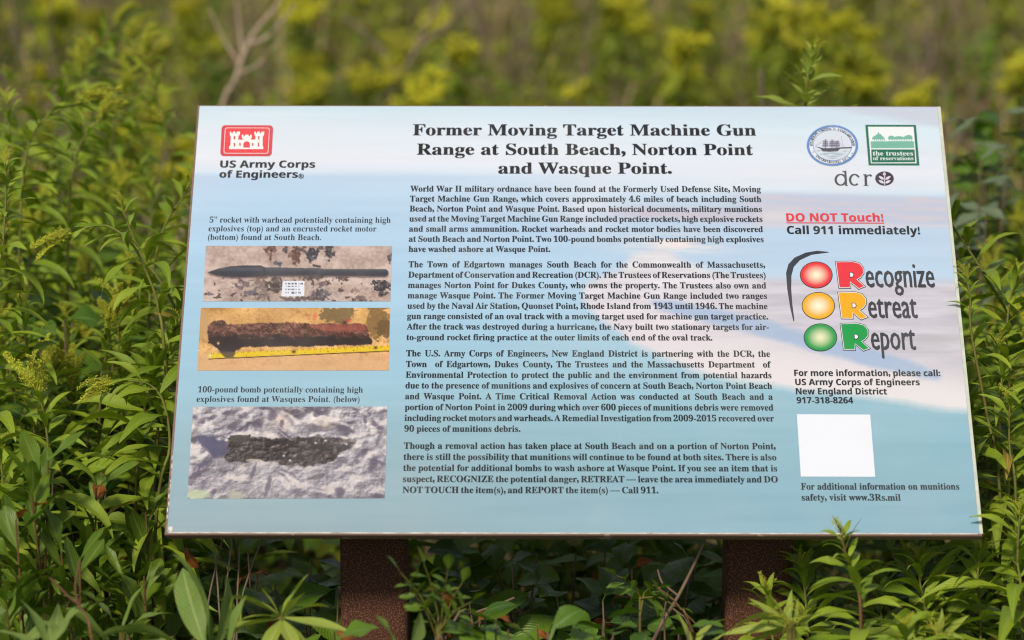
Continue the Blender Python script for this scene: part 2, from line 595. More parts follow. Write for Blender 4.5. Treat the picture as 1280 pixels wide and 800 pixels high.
def paint_beach(x, y):
    hz = 210 + (x - 245) * 0.035
    def grad(stops):
        ys = [s[0] for s in stops]
        return np.stack([np.interp(y, ys, [s[1][k] for s in stops]) for k in range(3)], -1)
    left = grad([(131, (210, 230, 243)), (160, (226, 236, 248)), (200, (236, 238, 249)), (214, (222, 232, 247)), (222, (193, 217, 242)), (300, (180, 212, 240)),
                 (400, (166, 206, 231)), (480, (160, 200, 221)), (560, (152, 184, 197)), (670, (152, 176, 187))])
    right = grad([(131, (205, 224, 240)), (170, (222, 236, 248)), (215, (234, 236, 247)), (236, (226, 234, 246)), (246, (200, 220, 240)), (262, (198, 208, 228)), (282, (190, 212, 238)),
                  (345, (192, 216, 240)), (480, (158, 198, 216)), (560, (144, 187, 204)), (670, (142, 182, 200))])
    f = ss(350, 1050, x)[..., None]
    img = left * (1 - f) + right * f
    # soft bands
    n = fbm(x / 160, y / 9, 3, 3)
    img += ((n - 0.5) * 10)[..., None]
    # cloud streaks upper right
    c1 = ss(0, 10, (x - 1000) * 0.17 + 131 - y + 4 * fbm(x / 30, y / 3, 9)) * ss(995, 1060, x)
    img = over(img, (205, 208, 224), c1 * (0.55 + 0.45 * fbm(x / 60, y / 3, 5)))
    # glitter and far land in the middle
    g1 = np.exp(-((x - 735) / 42) ** 2 - ((y - 258) / 30) ** 2) * (0.4 + 0.6 * fbm(x / 20, y / 6, 11))
    img = over(img, (232, 232, 242), g1 * 0.9)
    g2 = np.exp(-((x - 842) / 60) ** 2 - ((y - 305) / 11) ** 2) * ss(0.35, 0.6, fbm(x / 40, y / 4, 14))
    img = over(img, (244, 232, 232), g2)
    l1 = np.exp(-((y - 268 - (x - 850) * 0.03) / 7) ** 2) * ss(740, 800, x) * (1 - ss(960, 1000, x))
    img = over(img, (206, 196, 210), l1 * (0.55 + 0.6 * fbm(x / 30, y / 2.5, 21)))
    band = ss(236, 244, y - .02 * (x - 900)) * (1 - ss(276, 288, y)) * ss(880, 980, x)
    img = over(img, (196, 200, 222), band * .8)
    img = over(img, (214, 204, 214), band * ss(.52, .7, fbm(x / 50, y / 3, 27)) * .8)
    l2 = np.exp(-((y - 282) / 2.5) ** 2) * ss(900, 960, x) * (0.4 + 0.6 * fbm(x / 16, y / 2, 23))
    img = over(img, (222, 214, 224), l2 * 0.8)
    l3 = np.exp(-((y - 270) / 9) ** 2) * ss(930, 960, x) * (1 - ss(975, 1010, x))
    img = over(img, (226, 218, 224), l3 * 0.8)
    # beach
    wx = x + 10 * (fbm(x / 25, y / 25, 31) - .5); wy = y + 6 * (fbm(x / 25, y / 25, 37) - .5)
    sand = [(787, 316), (830, 312), (862, 330), (905, 342), (960, 349), (1060, 352), (1240, 352), (1260, 520), (1212, 516), (1100, 500), (990, 486), (930, 478),
            (880, 469), (841, 453), (790, 430), (744, 396), (722, 376), (726, 357), (775, 335)]
    ms = edge_soft(wx, wy, sand, 5)
    sc = np.stack([np.interp(y, [315, 360, 420, 470, 516], v) for v in ((232, 230, 234, 242, 244), (228, 222, 222, 230, 234), (234, 230, 230, 232, 234))], -1)
    gr = ss(860, 960, x) * (1 - ss(400, 450, y - .2 * (x - 960)))
    sc = over(sc, (206, 198, 210), gr * .85)
    sc += ((fbm(x / 55, y / 5, 41) - .5) * 46)[..., None] * ss(440, 400, y - 0.12 * (x - 900))[..., None]
    img = img * (1 - ms[..., None] * 0.93) + sc * (ms[..., None] * 0.93)
    wl = [(806, 373), (840, 376), (900, 388), (955, 400), (1000, 416), (1060, 428), (1120, 446), (1180, 470), (1175, 476), (1110, 464), (1040, 446), (970, 424), (900, 408), (840, 392), (815, 384)]
    mw = edge_soft(wx, wy, wl, 3)
    img = over(img, (166, 188, 222), mw * 0.85)
    d = np.exp(-((x - 1180) / 40) ** 2 - ((y - 424) / 5) ** 2)
    img = over(img, (186, 184, 190), d * 0.6)
    return img


def paint_rocket(x, y):
    X = (x - 240) * 4.708; Y = (y - 300) * 4.706
    n = fbm(X / 120, Y / 60, 2, 5); n2 = fbm(X / 14, Y / 12, 6, 3)
    img = np.array([200, 176, 166.]) + ((n - .5) * 70)[..., None] + ((n2 - .5) * 46)[..., None]
    img = over(img, (222, 200, 192), ss(.55, .7, n) * .5)
    wx = X + 30 * (fbm(X / 22, Y / 22, 4) - .5); wy = Y + 30 * (fbm(X / 22, Y / 22, 5) - .5)
    rag = fbm(X / 16, Y / 14, 8, 3)
    for cx, cy, rx, ry, col, k in [(450, 60, 38, 26, (118, 86, 78), 1), (458, 100, 9, 44, (96, 66, 62), 1), (598, 90, 34, 52, (122, 88, 80), 1.2), (540, 64, 18, 16, (80, 68, 78), 1),
                                   (692, 86, 40, 44, (56, 54, 70), 1), (640, 48, 40, 14, (90, 78, 84), .9), (800, 76, 30, 48, (62, 56, 68), 1), (760, 48, 34, 16, (80, 70, 78), .9), (502, 145, 24, 16, (70, 74, 98), 1),
                                   (1152, 106, 14, 30, (74, 66, 76), 1), (290, 258, 44, 30, (84, 72, 84), .85), (340, 310, 44, 20, (78, 80, 100), .9), (410, 290, 60, 76, (112, 92, 90), .8),
                                   (488, 270, 50, 46, (66, 50, 56), 1), (100, 320, 28, 18, (110, 92, 100), .8), (745, 262, 50, 22, (92, 78, 82), .8), (745, 318, 60, 34, (84, 80, 96), .9), (700, 225, 70, 14, (70, 56, 60), 1),
                                   (870, 228, 40, 16, (84, 66, 68), .9), (1095, 275, 66, 34, (58, 52, 66), 1), (1120, 322, 34, 12, (60, 52, 62), 1), (980, 346, 50, 18, (110, 92, 90), .8), (640, 348, 110, 16, (92, 78, 84), .9), (950, 300, 30, 14, (120, 100, 98), .7)]:
        dd = ((wx - cx) / rx) ** 2 + ((wy - cy) / ry) ** 2
        img = over(img, np.array(col), ss(1.15, .5, dd + (rag - .5) * 3.0) * k * (.62 + .38 * ss(.35, .6, n2)))
    body = [(88, 193), (150, 171), (220, 158), (300, 152), (400, 152), (420, 163), (740, 168), (762, 172), (1130, 172), (1143, 184), (1143, 204), (1130, 214), (760, 210), (740, 209), (440, 212), (400, 216), (230, 220), (150, 210)]
    sh = edge_soft(X, Y - 9, body, 6)
    img = over(img, (70, 52, 54), sh * .7)
    mb = edge_soft(X, Y, body, 2)
    g = np.exp(-((Y - 172) / 14) ** 2)
    bc = np.array([58, 60, 74.]) + (g * 30)[..., None] + ((n2 - .5) * 12)[..., None]
    img = img * (1 - mb[..., None]) + bc * mb[..., None]
    img = over(img, (44, 42, 54), ss(5, 2, np.abs(X - 418)) * mb); img = over(img, (96, 96, 104), ss(4, 1, np.abs(X - 740)) * mb * .6)
    img = over(img, (60, 54, 64), edge_soft(X, Y, [(700, 144), (750, 154), (748, 164), (704, 158)], 2))
    img = over(img, (84, 68, 70), ss(.66, .74, fbm(X / 26, Y / 20, 90, 4)) * ss(215, 235, Y) * (1 - mb) * .8)
    card = edge_soft(X, Y, [(527, 244), (655, 242), (653, 332), (520, 333)], 1.5)
    img = over(img, (238, 240, 250), card)
    tx = (np.sin(X * .55 + 2 * np.sin(X * .23)) > -.25).astype(float)
    for yy, x0, x1, h in ((259, 536, 645, 5), (275, 548, 625, 3.5), (292, 542, 628, 4), (312, 575, 632, 6), (311, 532, 562, 3)):
        img = over(img, (104, 106, 128), ss(h + 1.5, h - 1.5, np.abs(Y - yy)) * tx * (X > x0) * (X < x1) * card)
    return img


def paint_motor(x, y):
    X = (x - 240) * 4.708; Y = (y - 300) * 4.706
    n = fbm(X / 160, Y / 80, 52, 5); n2 = fbm(X / 10, Y / 9, 56, 3)
    img = np.array([228, 180, 116.]) + ((n - .5) * 90)[..., None] + ((n2 - .5) * 56)[..., None]
    img = over(img, (176, 116, 66), ss(.6, .75, fbm(X / 34, Y / 26, 59, 4, .6)) * .5)
    img = over(img, (224, 178, 138), ss(640, 700, Y) * .7)
    img = over(img, (196, 138, 84), ss(.6, .72, n2) * .5 * ss(520, 440, Y))
    for cx, cy, rx, ry, col in [(850, 440, 105, 52, (128, 106, 70)), (1085, 480, 82, 100, (140, 108, 64)), (1120, 520, 50, 60, (120, 94, 56)), (1000, 440, 22, 60, (226, 178, 108)), (60, 500, 40, 90, (206, 166, 116))]:
        dd = ((X - cx) / rx) ** 2 + ((Y - cy) / ry) ** 2
        img = over(img, col, ss(1.15, .75, dd + (fbm(X / 30, Y / 26, 61, 5, .65) - .5) * 2.6) * (.7 + .3 * n2))
    img = over(img, (232, 96, 70), np.exp(-((X - 715) / 12) ** 2 - ((Y - 450) / 18) ** 2) * .7)
    wx = X + 14 * (fbm(X / 16, Y / 16, 63) - .5); wy = Y + 16 * (fbm(X / 16, Y / 16, 65) - .5)
    tube = [(88, 540), (92, 510), (112, 484), (150, 471), (192, 476), (204, 498), (400, 490), (560, 486), (720, 494), (900, 490), (1008, 494), (1026, 530), (1034, 575), (1050, 590), (1046, 616), (900, 620), (640, 628), (450, 626), (290, 632),
            (240, 664), (170, 660), (128, 622), (94, 606)]
    mt = edge_soft(wx, wy, tube, 3)
    low = ss(548, 585, Y + (fbm(X / 50, Y / 20, 67) - .5) * 60 - (X > 640) * 0 + 0 * X)
    rc = np.array([118, 74, 62.]) + ((n2 - .5) * 120)[..., None] * np.array([1, .85, .8]) + ((fbm(X / 34, Y / 22, 73, 3) - .5) * 110)[..., None]
    rc = over(rc, (170, 92, 76), edge_soft(X, Y, [(660, 500), (1010, 494), (1020, 540), (760, 536)], 8) * .8)
    rc = over(rc, (46, 30, 36), low * .95)
    rc = over(rc, (170, 140, 120), ss(.76, .84, fbm(X / 9, Y / 8, 71, 2)) * (1 - low) * .9)
    img = img * (1 - mt[..., None]) + rc * mt[..., None]
    img = over(img, (58, 38, 40), np.exp(-((X - 160) / 34) ** 2 - ((Y - 498) / 9) ** 2) * .8)
    img = over(img, (70, 34, 30), np.exp(-((X - 130) / 26) ** 2 - ((Y - 590) / 22) ** 2) * .9)
    img = over(img, (238, 214, 160), np.exp(-((X - 152) / 7) ** 2 - ((Y - 608) / 9) ** 2))
    img = over(img, (206, 74, 74), np.exp(-((X - 906) / 16) ** 2 - ((Y - 474) / 9) ** 2)); img = over(img, (70, 40, 36), np.exp(-((X - 888) / 12) ** 2 - ((Y - 486) / 8) ** 2))
    ty = 682 - (X - 95) * 0.0436
    tape = ss(17, 13, np.abs(Y - ty)) * (X > 95)
    img = over(img, (60, 34, 30), ss(5, 2, np.abs(Y - ty - 17)) * (X > 95) * .9)
    tc = np.zeros(img.shape) + np.array([240, 204, 28.])
    tc = over(tc, (60, 50, 20), ss(.82, .95, np.cos(X * 2 * PI / 12.5)) * ss(0, -5, Y - ty + 6) * .75)
    tc = over(tc, (60, 50, 20), ss(.7, .8, fbm(X / 9, Y / 6, 81, 2)) * ss(9, 4, np.abs(Y - ty - 2)) * .6)
    img = img * (1 - tape[..., None]) + tc * tape[..., None]
    img = over(img, (70, 44, 40), np.exp(-((X - 592) / 11) ** 2 - ((Y - 657) / 9) ** 2)); img = over(img, (90, 60, 50), np.exp(-((X - 1070) / 10) ** 2 - ((Y - 634) / 8) ** 2))
    img = over(img, (232, 228, 210), np.exp(-((X - 106) / 9) ** 2 - ((Y - 680) / 10) ** 2))
    img = over(img, (84, 68, 66), edge_soft(X, Y, [(150, 650), (255, 660), (238, 690), (196, 694)], 4) * .85)
    return img


def paint_bomb(x, y):
    X = (x - 220) * 4.571; Y = (y - 500) * 4.571
    # folds of trodden sand: ridges running down-left on the left, down-right on the right
    f1 = fbm(X / 170, Y / 120, 101, 3); f2 = fbm(X / 140, Y / 110, 103, 3)
    s_ = ss(420, 760, X) * 2 - 1
    a1 = X * .82 - s_ * Y * .75 + 110 * (f1 - .5); a2_ = Y * .95 + s_ * X * .5 + 90 * (f2 - .5)
    q1, q2 = (X + 130 * (f1 - .5)) / 96, (Y + 110 * (f2 - .5) - s_ * X * .10) / 56
    n = fbm(q1, q2, 105, 3, .38)
    dn = fbm(q1 + .14, q2 + .24, 105, 3, .38) - n
    n2 = fbm(X / 9, Y / 8, 107, 3); nb = fbm(X / 24, Y / 18, 109, 4)
    nb1 = fbm(X / 24 + .2, Y / 18 + .25, 109, 4) - nb
    low = ss(230, 400, Y)
    img = np.array([174, 167, 174.]) + (dn * 330 * (1 - .45 * low))[..., None] * np.array([1, .97, .92]) + (nb1 * 160)[..., None] + ((n2 - .5) * 30)[..., None] + ((f1 - .5) * 50)[..., None]
    img = over(img, (112, 102, 122), ss(-.04, -.12, dn) * .5 * (1 - low * .6))
    img = over(img, (226, 214, 208), ss(.05, .13, dn) * .6)
    img = over(img, (222, 190, 178), np.exp(-((X - 590) / 60) ** 2 - ((Y - 110) / 60) ** 2) * .5)
    img = over(img, (212, 192, 172), np.exp(-((X - 850) / 60) ** 2 - ((Y - 140) / 20) ** 2) * .6)
    img = over(img, (206, 196, 190), np.exp(-((X - 480) / 70) ** 2 - ((Y - 370) / 30) ** 2) * .4)
    for cx, cy, a2, b2, ang in [(380, 90, 34, 16, -.5), (455, 135, 36, 20, -.5), (285, 70, 30, 10, -.4), (545, 85, 26, 34, .1), (600, 130, 14, 30, .1), (800, 65, 20, 34, .3), (940, 155, 66, 14, .35), (1070, 110, 12, 24, 0), (1130, 140, 44, 16, .6),
                                (1015, 55, 26, 10, .5), (1115, 365, 24, 44, .3), (925, 525, 28, 30, 0), (1140, 548, 50, 12, 0), (520, 490, 14, 70, .25), (440, 400, 10, 50, .3), (200, 530, 60, 14, -.6), (200, 100, 30, 12, -.5), (150, 400, 60, 12, -.7)]:
        dx, dy = X - cx, Y - cy
        uu = dx * math.cos(ang) + dy * math.sin(ang); vv = -dx * math.sin(ang) + dy * math.cos(ang)
        img = over(img, (104, 94, 114), ss(1.5, .2, (uu / a2) ** 2 + (vv / b2) ** 2 + (nb - .5) * 2.2) * .72)
        img = over(img, (228, 218, 218), ss(1.3, .3, (uu / a2) ** 2 + ((vv + b2 * 1.7) / (b2 * .6)) ** 2 + (nb - .5) * 1.5) * .35)
    jx = X + 34 * (nb - .5); jy = Y + 34 * (fbm(X / 30, Y / 30, 117, 4) - .5)
    img = over(img, (92, 88, 120), edge_soft(jx, jy, [(108, 204), (200, 206), (296, 236), (300, 300), (214, 328), (170, 282), (120, 240)], 5) * .92)
    img = over(img, (100, 96, 124), edge_soft(jx, jy, [(230, 312), (195, 350), (96, 432), (82, 442), (90, 412), (160, 348)], 5) * .85)
    bomb = [(304, 198), (420, 197), (430, 214), (560, 222), (700, 210), (800, 204), (900, 218), (1022, 226), (990, 262), (930, 300), (890, 345), (740, 374), (640, 370), (540, 350), (450, 332), (400, 360), (290, 348), (268, 322), (300, 290), (294, 230)]
    mb = edge_soft(jx, jy, bomb, 5) * (1 - .45 * ss(860, 1010, X)) * .96
    bc = np.array([80, 70, 70.]) + (nb1 * 260)[..., None] + ((nb - .5) * 60)[..., None] + ((n2 - .5) * 40)[..., None]
    bc = over(bc, (46, 40, 44), ss(.5, .35, fbm(X / 60, Y / 30, 113)) * .7)
    bc = over(bc, (200, 192, 190), ss(.86, .92, fbm(X / 12, Y / 10, 115, 2)) * .7)
    img = img * (1 - mb[..., None]) + bc * mb[..., None]
    img = over(img, (92, 84, 80), edge_soft(X, Y, [(304, 198), (418, 197), (420, 234), (306, 236)], 2) * .8)
    img = over(img, (200, 190, 176), ss(1.2, .5, ((X - 440) / 50) ** 2 + ((Y - 342) / 10) ** 2) * .8)
    for cx, cy in ((965, 250), (922, 318), (845, 230), (790, 243), (645, 342), (610, 316)):
        img = over(img, (240, 238, 236), np.exp(-((X - cx) / 7) ** 2 - ((Y - cy) / 6) ** 2))
    img = over(img, (236, 230, 232), np.exp(-((X - 1098) / 26) ** 2 - ((Y - 222) / 16) ** 2) * .9)
    img = over(img, (206, 216, 180), ss(1.2, .3, ((X - 120) / 90) ** 2 + ((Y - 535) / 30) ** 2) * .8)
    img = over(img, (214, 214, 190), ss(1.2, .3, ((X - 340) / 60) ** 2 + ((Y - 540) / 26) ** 2) * .6)
    return img


def build_sign():
    # board: a bevelled slab, its back layer a little smaller
    def slab(w0, h0, z0, z1, bev):
        V = []
        for (w, h, z) in ((w0 - bev, h0 - bev, z1), (w0, h0, z1 - bev), (w0, h0, z0 + bev), (w0 - bev, h0 - bev, z0)):
            V += [(-w / 2, -h / 2, z), (w / 2, -h / 2, z), (w / 2, h / 2, z), (-w / 2, h / 2, z)]
        Fc = [(0, 1, 2, 3), (15, 14, 13, 12)]
        for r in range(3):
            for i in range(4):
                j = (i + 1) % 4
                Fc.append((r * 4 + j, r * 4 + i, (r + 1) * 4 + i, (r + 1) * 4 + j))
        return V, Fc
    V, Fc = slab(SW + .001, SH + .001, -0.0058, -0.0003, .0012)
    link('board', mesh_of('board', V, Fc, M['edge'], False), root, SM.copy())
    V, Fc = slab(SW - .002, SH - .002, -ST, -0.006, .001)
    link('backing_board', mesh_of('backing board', V, Fc, M['edge'], False), root, SM.copy())
    # pale edging strip on the right-hand edge
    V = [(SW / 2 - .0026, -SH / 2 + .002, -.0001), (SW / 2 + .0012, -SH / 2 + .002, -.0001), (SW / 2 + .0012, SH / 2 - .001, -.0001), (SW / 2 - .0026, SH / 2 - .001, -.0001),
         (SW / 2 + .0012, -SH / 2 + .002, -.006), (SW / 2 + .0012, SH / 2 - .001, -.006)]
    link('edge_strip', mesh_of('edge strip', V, [(0, 1, 2, 3), (1, 4, 5, 2)], M['grey_edge'], False), root, SM.copy())
    # printed sheet
    e = 0.0028
    q = [IUV(-SW / 2 + e * .8, SH / 2 - e * .5), IUV(SW / 2 - e, SH / 2 - e * .5), IUV(SW / 2 - e, -SH / 2 + e * .8), IUV(-SW / 2 + e * .8, -SH / 2 + e * .8)]
    picture('printed_sheet', q, 420, 280, paint_beach, 'printed beach scene fading from white sky to teal water', 0.0)
    picture('photo_print', [(257, 308), (487.5, 308), (485.5, 377), (253.5, 377)], 300, 96, paint_rocket, 'printed photo of a dark rocket on sand', LAY * 2)
    picture('photo_print', [(250.8, 385), (485, 385), (483.5, 463), (246.3, 463)], 300, 104, paint_motor, 'printed photo of a rusty encrusted tube above a yellow tape measure', LAY * 2)
    picture('photo_print', [(241.3, 508), (481.8, 508), (478.5, 622.3), (234, 622.3)], 300, 150, paint_bomb, 'printed photo of a dark bomb half buried in grey sand', LAY * 2)
    # chips of white laminate along the lower left edges
    ck = Ink(0, 0, 1, 1)
    r = random.Random(3)
    V, Fc = [], []
    def chip(u, v, w, h):
        o = len(V); n = 9
        for i in range(n):
            t = i / n * 2 * PI; k = r.uniform(.55, 1.1)
            V.append((u + w * k * math.cos(t), v + h * k * math.sin(t), .0003))
        V.append((u, v, .0007))
        for i in range(n): Fc.append((o + i, o + (i + 1) % n, o + n))
    chip(-SW / 2 + .0060, -SH / 2 + .0062, .0036, .0050)
    for i in range(9):
        chip(-SW / 2 + r.uniform(.001, .0022), -SH / 2 + .02 + i * .010 + r.uniform(-.003, .003), .0009, r.uniform(.002, .005))
    for u0, u1 in ((.02, .03), (.034, .045), (.05, .066), (.072, .084)):
        chip(-SW / 2 + (u0 + u1) / 2, -SH / 2 + .0022, (u1 - u0) / 2, .0009)
    for i in range(16):
        chip(-SW / 2 + .1 + i * .05 + r.uniform(-.02, .02), -SH / 2 + .0021, r.uniform(.004, .012), .0003)
    for i in range(180):
        o = len(V); x0 = -SW / 2 + .004 + i * .00503
        h0, h1 = .0017 + .0004 * vnoise(np.array([i * .37]), np.array([0.]), 5)[0], .0017 + .0004 * vnoise(np.array([(i + 1) * .37]), np.array([0.]), 5)[0]
        V += [(x0, -SH / 2 + .0013, .0001), (x0 + .00503, -SH / 2 + .0013, .0001), (x0 + .00503, -SH / 2 + .0007 + h1, .0001), (x0, -SH / 2 + .0007 + h0, .0001)]
        Fc.append((o, o + 1, o + 2, o + 3))
    link('chipped_edge', mesh_of('chipped edge', V, Fc, M['chip'], False), root, SM.copy())

    DK = (12, 20, 34); DT = (18, 24, 38)
    # ---- army corps emblem
    k = Ink(265, 150, 9.415, 2)
    def rr(x0, y0, x1, y1, rad, lean=0):
        pts = []
        for cx, cy, a0 in ((x1 - rad, y0 + rad, -90), (x1 - rad, y1 - rad, 0), (x0 + rad, y1 - rad, 90), (x0 + rad, y0 + rad, 180)):
            for i in range(7):
                t = math.radians(a0 + i * 15)
                X, Y = cx + rad * math.cos(t), cy + rad * math.sin(t)
                pts.append((X - lean * (Y - y0) / (y1 - y0), Y))
        return pts
    k.poly(rr(108, 75, 708, 437, 42, 19), (226, 62, 78), 0)
    k.poly(rr(146, 104, 668, 408, 26, 17), (255, 236, 238), 1)
    k.poly(rr(153, 111, 661, 401, 22, 17), (250, 62, 74), 2)
    cas = [(193, 357), (195, 326), (208, 318), (214, 212), (202, 188), (202, 156), (220, 156), (220, 172), (238, 172), (238, 152), (264, 152), (264, 172), (282, 172), (282, 152), (320, 152), (319, 188), (302, 208), (300, 247), (358, 249),
           (343, 226), (342, 190), (362, 190), (362, 206), (378, 206), (378, 188), (420, 188), (420, 206), (438, 206), (438, 190), (458, 190), (457, 226), (442, 247), (500, 246), (502, 208), (488, 188), (488, 154), (508, 154), (508, 172), (522, 172), (522, 152),
           (550, 152), (550, 172), (568, 172), (568, 152), (604, 154), (602, 188), (586, 212), (584, 318), (593, 326), (592, 357)]
    k.poly(cas, (255, 252, 250), 3)
    for x0, y0, x1, y1 in ((247, 206, 267, 244), (246, 284, 266, 328), (312, 286, 330, 320), (460, 286, 478, 320), (530, 206, 548, 244), (527, 284, 546, 328)):
        k.rect(x0, y0, x1, y1, (226, 90, 104), 4)
    k.poly([(360, 340), (360, 296), (370, 278), (385, 268), (400, 265), (415, 268), (428, 278), (436, 296), (436, 340)], (250, 62, 74), 4)
    k.build('emblem', root, 'red army engineers emblem with a white castle')
    t = Ink(base=2)
    place_text(t, 'US Army Corps', 'sans', 274.5, 210.7, 391.8, 8.8, DT)
    place_text(t, 'of Engineers', 'sans', 273.5, 223.2, 370.3, 8.8, DT)
    place_text(t, '®', 'inter', 371.3, 224.2, 377.8, 6.0, DT)
    t.build('lettering', root, 'black lettering under the castle emblem')
    # ---- title
    t = Ink(base=2)
    place_text(t, 'Former Moving Target Machine Gun', 'serif', 513.5, 169.8, 942.6, 13.8, DT, yr=169.0)
    place_text(t, 'Range at South Beach, Norton Point', 'serif', 518.5, 194.0, 938.8, 13.8, DT, yr=193.4)
    place_text(t, 'and Wasque Point.', 'serif', 620, 217.3, 836.8, 13.8, DT, yr=217)
    t.build('title_lettering', root, 'large bold title in three centred lines')
    # ---- paragraphs
    paragraph([('World War II military ordnance have been found at the Formerly Used Defense Site, Moving', 510.2, 240.0, 948.6),
               ('Target Machine Gun Range, which covers approximately 4.6 miles of beach including South', 509.8, 252.4, 949.3),
               ('Beach, Norton Point and Wasque Point. Based upon historical documents, military munitions', 509.4, 264.9, 950),
               ('used at the Moving Target Machine Gun Range included practice rockets, high explosive rockets', 509.1, 277.3, 950.8),
               ('and small arms ammunition. Rocket warheads and rocket motor bodies have been discovered', 508.8, 289.9, 951.3),
               ('at South Beach and Norton Point. Two 100-pound bombs potentially containing high explosives', 508.4, 302.5, 952.2),
               ('have washed ashore at Wasque Point.', 508.2, 315.1, 684.6)], 'serif', 7.3, DT, 'paragraph_lettering', 'first paragraph of bold serif text')
    paragraph([('The Town of Edgartown manages South Beach for the Commonwealth of Massachusetts,', 508.2, 334.4, 954),
               ('Department of Conservation and Recreation (DCR). The Trustees of Reservations (The Trustees)', 507.8, 347.3, 954.8),
               ('manages Norton Point for Dukes County, who owns the property. The Trustees also own and', 507.4, 360.2, 955.4),
               ('manage Wasque Point. The Former Moving Target Machine Gun Range included two ranges', 507, 373.1, 956.3),
               ('used by the Naval Air Station, Quonset Point, Rhode Island from 1943 until 1946. The machine', 506.7, 386.0, 957.1),
               ('gun range consisted of an oval track with a moving target used for machine gun target practice.', 506.3, 398.9, 957.9),
               ('After the track was destroyed during a hurricane, the Navy built two stationary targets for air-', 506, 411.9, 958.6),
               ('to-ground rocket firing practice at the outer limits of each end of the oval track.', 505.6, 425.2, 887.7)], 'serif', 7.5, DT, 'paragraph_lettering', 'second paragraph of bold serif text')
    paragraph([('The U.S. Army Corps of Engineers, New England District is partnering with the DCR, the', 505.3, 445.4, 960.2),
               ('Town  of Edgartown, Dukes County, The Trustees and the Massachusetts Department  of', 505, 458.8, 961.3),
               ('Environmental Protection to protect the public and the environment from potential hazards', 504.6, 472.1, 962),
               ('due to the presence of munitions and explosives of concern at South Beach, Norton Point Beach', 504.3, 485.4, 962.8),
               ('and Wasque Point. A Time Critical Removal Action was conducted at South Beach and a', 503.9, 498.9, 963.6),
               ('portion of Norton Point in 2009 during which over 600 pieces of munitions debris were removed', 503.6, 512.4, 964.4),
               ('including rocket motors and warheads. A Remedial Investigation from 2009-2015 recovered over', 503.2, 525.9, 965.2),
               ('90 pieces of munitions debris.', 502.9, 539.3, 647.4)], 'serif', 7.7, DK, 'paragraph_lettering', 'third paragraph of bold serif text')
    paragraph([('Though a removal action has taken place at South Beach and on a portion of Norton Point,', 502.4, 560.6, 967.3),
               ('there is still the possibility that munitions will continue to be found at both sites. There is also', 502, 574.4, 968.1),
               ('the potential for additional bombs to wash ashore at Wasque Point. If you see an item that is', 501.6, 588.2, 969),
               ('suspect, RECOGNIZE the potential danger, RETREAT — leave the area immediately and DO', 501.2, 602, 970),
               ('NOT TOUCH the item(s), and REPORT the item(s) — Call 911.', 500.8, 615.7, 820)], 'serif', 7.9, DK, 'paragraph_lettering', 'fourth paragraph of bold serif text')
    # ---- captions
    t = Ink(base=2)
    place_text(t, '5” rocket with warhead potentially containing high', 'light', 261.2, 279.0, 485.8, 7.0, DT)
    place_text(t, 'explosives (top) and an encrusted rocket motor', 'light', 260, 289.9, 468, 7.0, DT)
    place_text(t, '(bottom) found at South Beach.', 'light', 259.3, 300.6, 399.4, 7.0, DT)
    t.build('caption_lettering', root, 'thin serif caption above the rocket photo')
    t = Ink(base=2)
    place_text(t, '100-pound bomb potentially containing high', 'light', 247, 490, 451.3, 7.2, DT)
    place_text(t, 'explosives found at Wasques Point. (below)', 'light', 245.3, 501.8, 447.3, 7.2, DT)
    t.build('caption_lettering', root, 'thin serif caption above the bomb photo')
    # ---- right column
    t = Ink(base=2)
    RD = (235, 52, 66)
    place_text(t, 'DO NOT Touch!', 'sans', 981.2, 276.5, 1103.4, 10.2, RD)
    t.poly([(980.8, 277.6), (1104, 277.9), (1104.1, 279.1), (980.9, 278.8)], RD, 0)
    t.build('lettering', root, 'red underlined warning DO NOT Touch!')
    t = Ink(base=2)
    place_text(t, 'Call 911 immediately!', 'sans', 982, 292.2, 1149.7, 10.0, DT, yr=292.6)
    t.build('lettering', root, 'dark lettering below the red warning')
    t = Ink(base=2)
    place_text(t, 'For more information, please call:', 'sans', 991, 470.4, 1175, 7.8, DT)
    place_text(t, 'US Army Corps of Engineers', 'sans', 992.2, 481.8, 1149, 7.8, DT)
    place_text(t, 'New England District', 'sans', 993, 493.4, 1107.6, 7.8, DT)
    place_text(t, '917-318-8264', 'sans', 994, 504.6, 1065, 7.8, DT)
    t.build('lettering', root, 'four lines of contact lettering above the white square')
    t = Ink(base=2)
    t.poly([(994, 518.4), (1086.5, 519), (1092.8, 597.2), (999, 596.6)], (246, 247, 255), 0)
    t.build('blank_square', root, 'blank white printed square')
    t = Ink(base=2)
    place_text(t, 'For additional information on munitions', 'serif', 999.4, 613, 1199, 8.2, DK, yr=613.4)
    place_text(t, 'safety, visit www.3Rs.mil', 'serif', 1000.2, 626.6, 1124.8, 8.2, DK)
    t.build('lettering', root, 'two serif lines below the white square')
    # ---- three lights and the R words
    k = Ink(960, 290, 4.21, 2)
    k.poly([(312, 104), (250, 98), (190, 108), (130, 135), (98, 170), (86, 215), (92, 300), (108, 400), (125, 472), (130, 465), (119, 380), (113, 300), (114, 230), (127, 182), (160, 147), (220, 119), (312, 107)], (52, 56, 68), 0)
    for cx, cy, rx, ry, c0, c1 in ((246, 226, 87, 71, (255, 246, 214), (242, 44, 56)), (257, 389, 88, 73, (255, 250, 222), (252, 180, 18)), (268, 556, 89, 74, (240, 240, 196), (22, 160, 76))):
        k.ell(cx, cy, rx, ry, (50, 46, 50), 0)
        k.glow(cx, cy, rx - 4, ry - 4, c0, c1, 1)
    Rr = [(345, 153), (440, 151), (478, 161), (500, 188), (501, 220), (484, 243), (470, 251), (512, 289), (470, 304), (430, 270), (431, 299), (364, 298)]
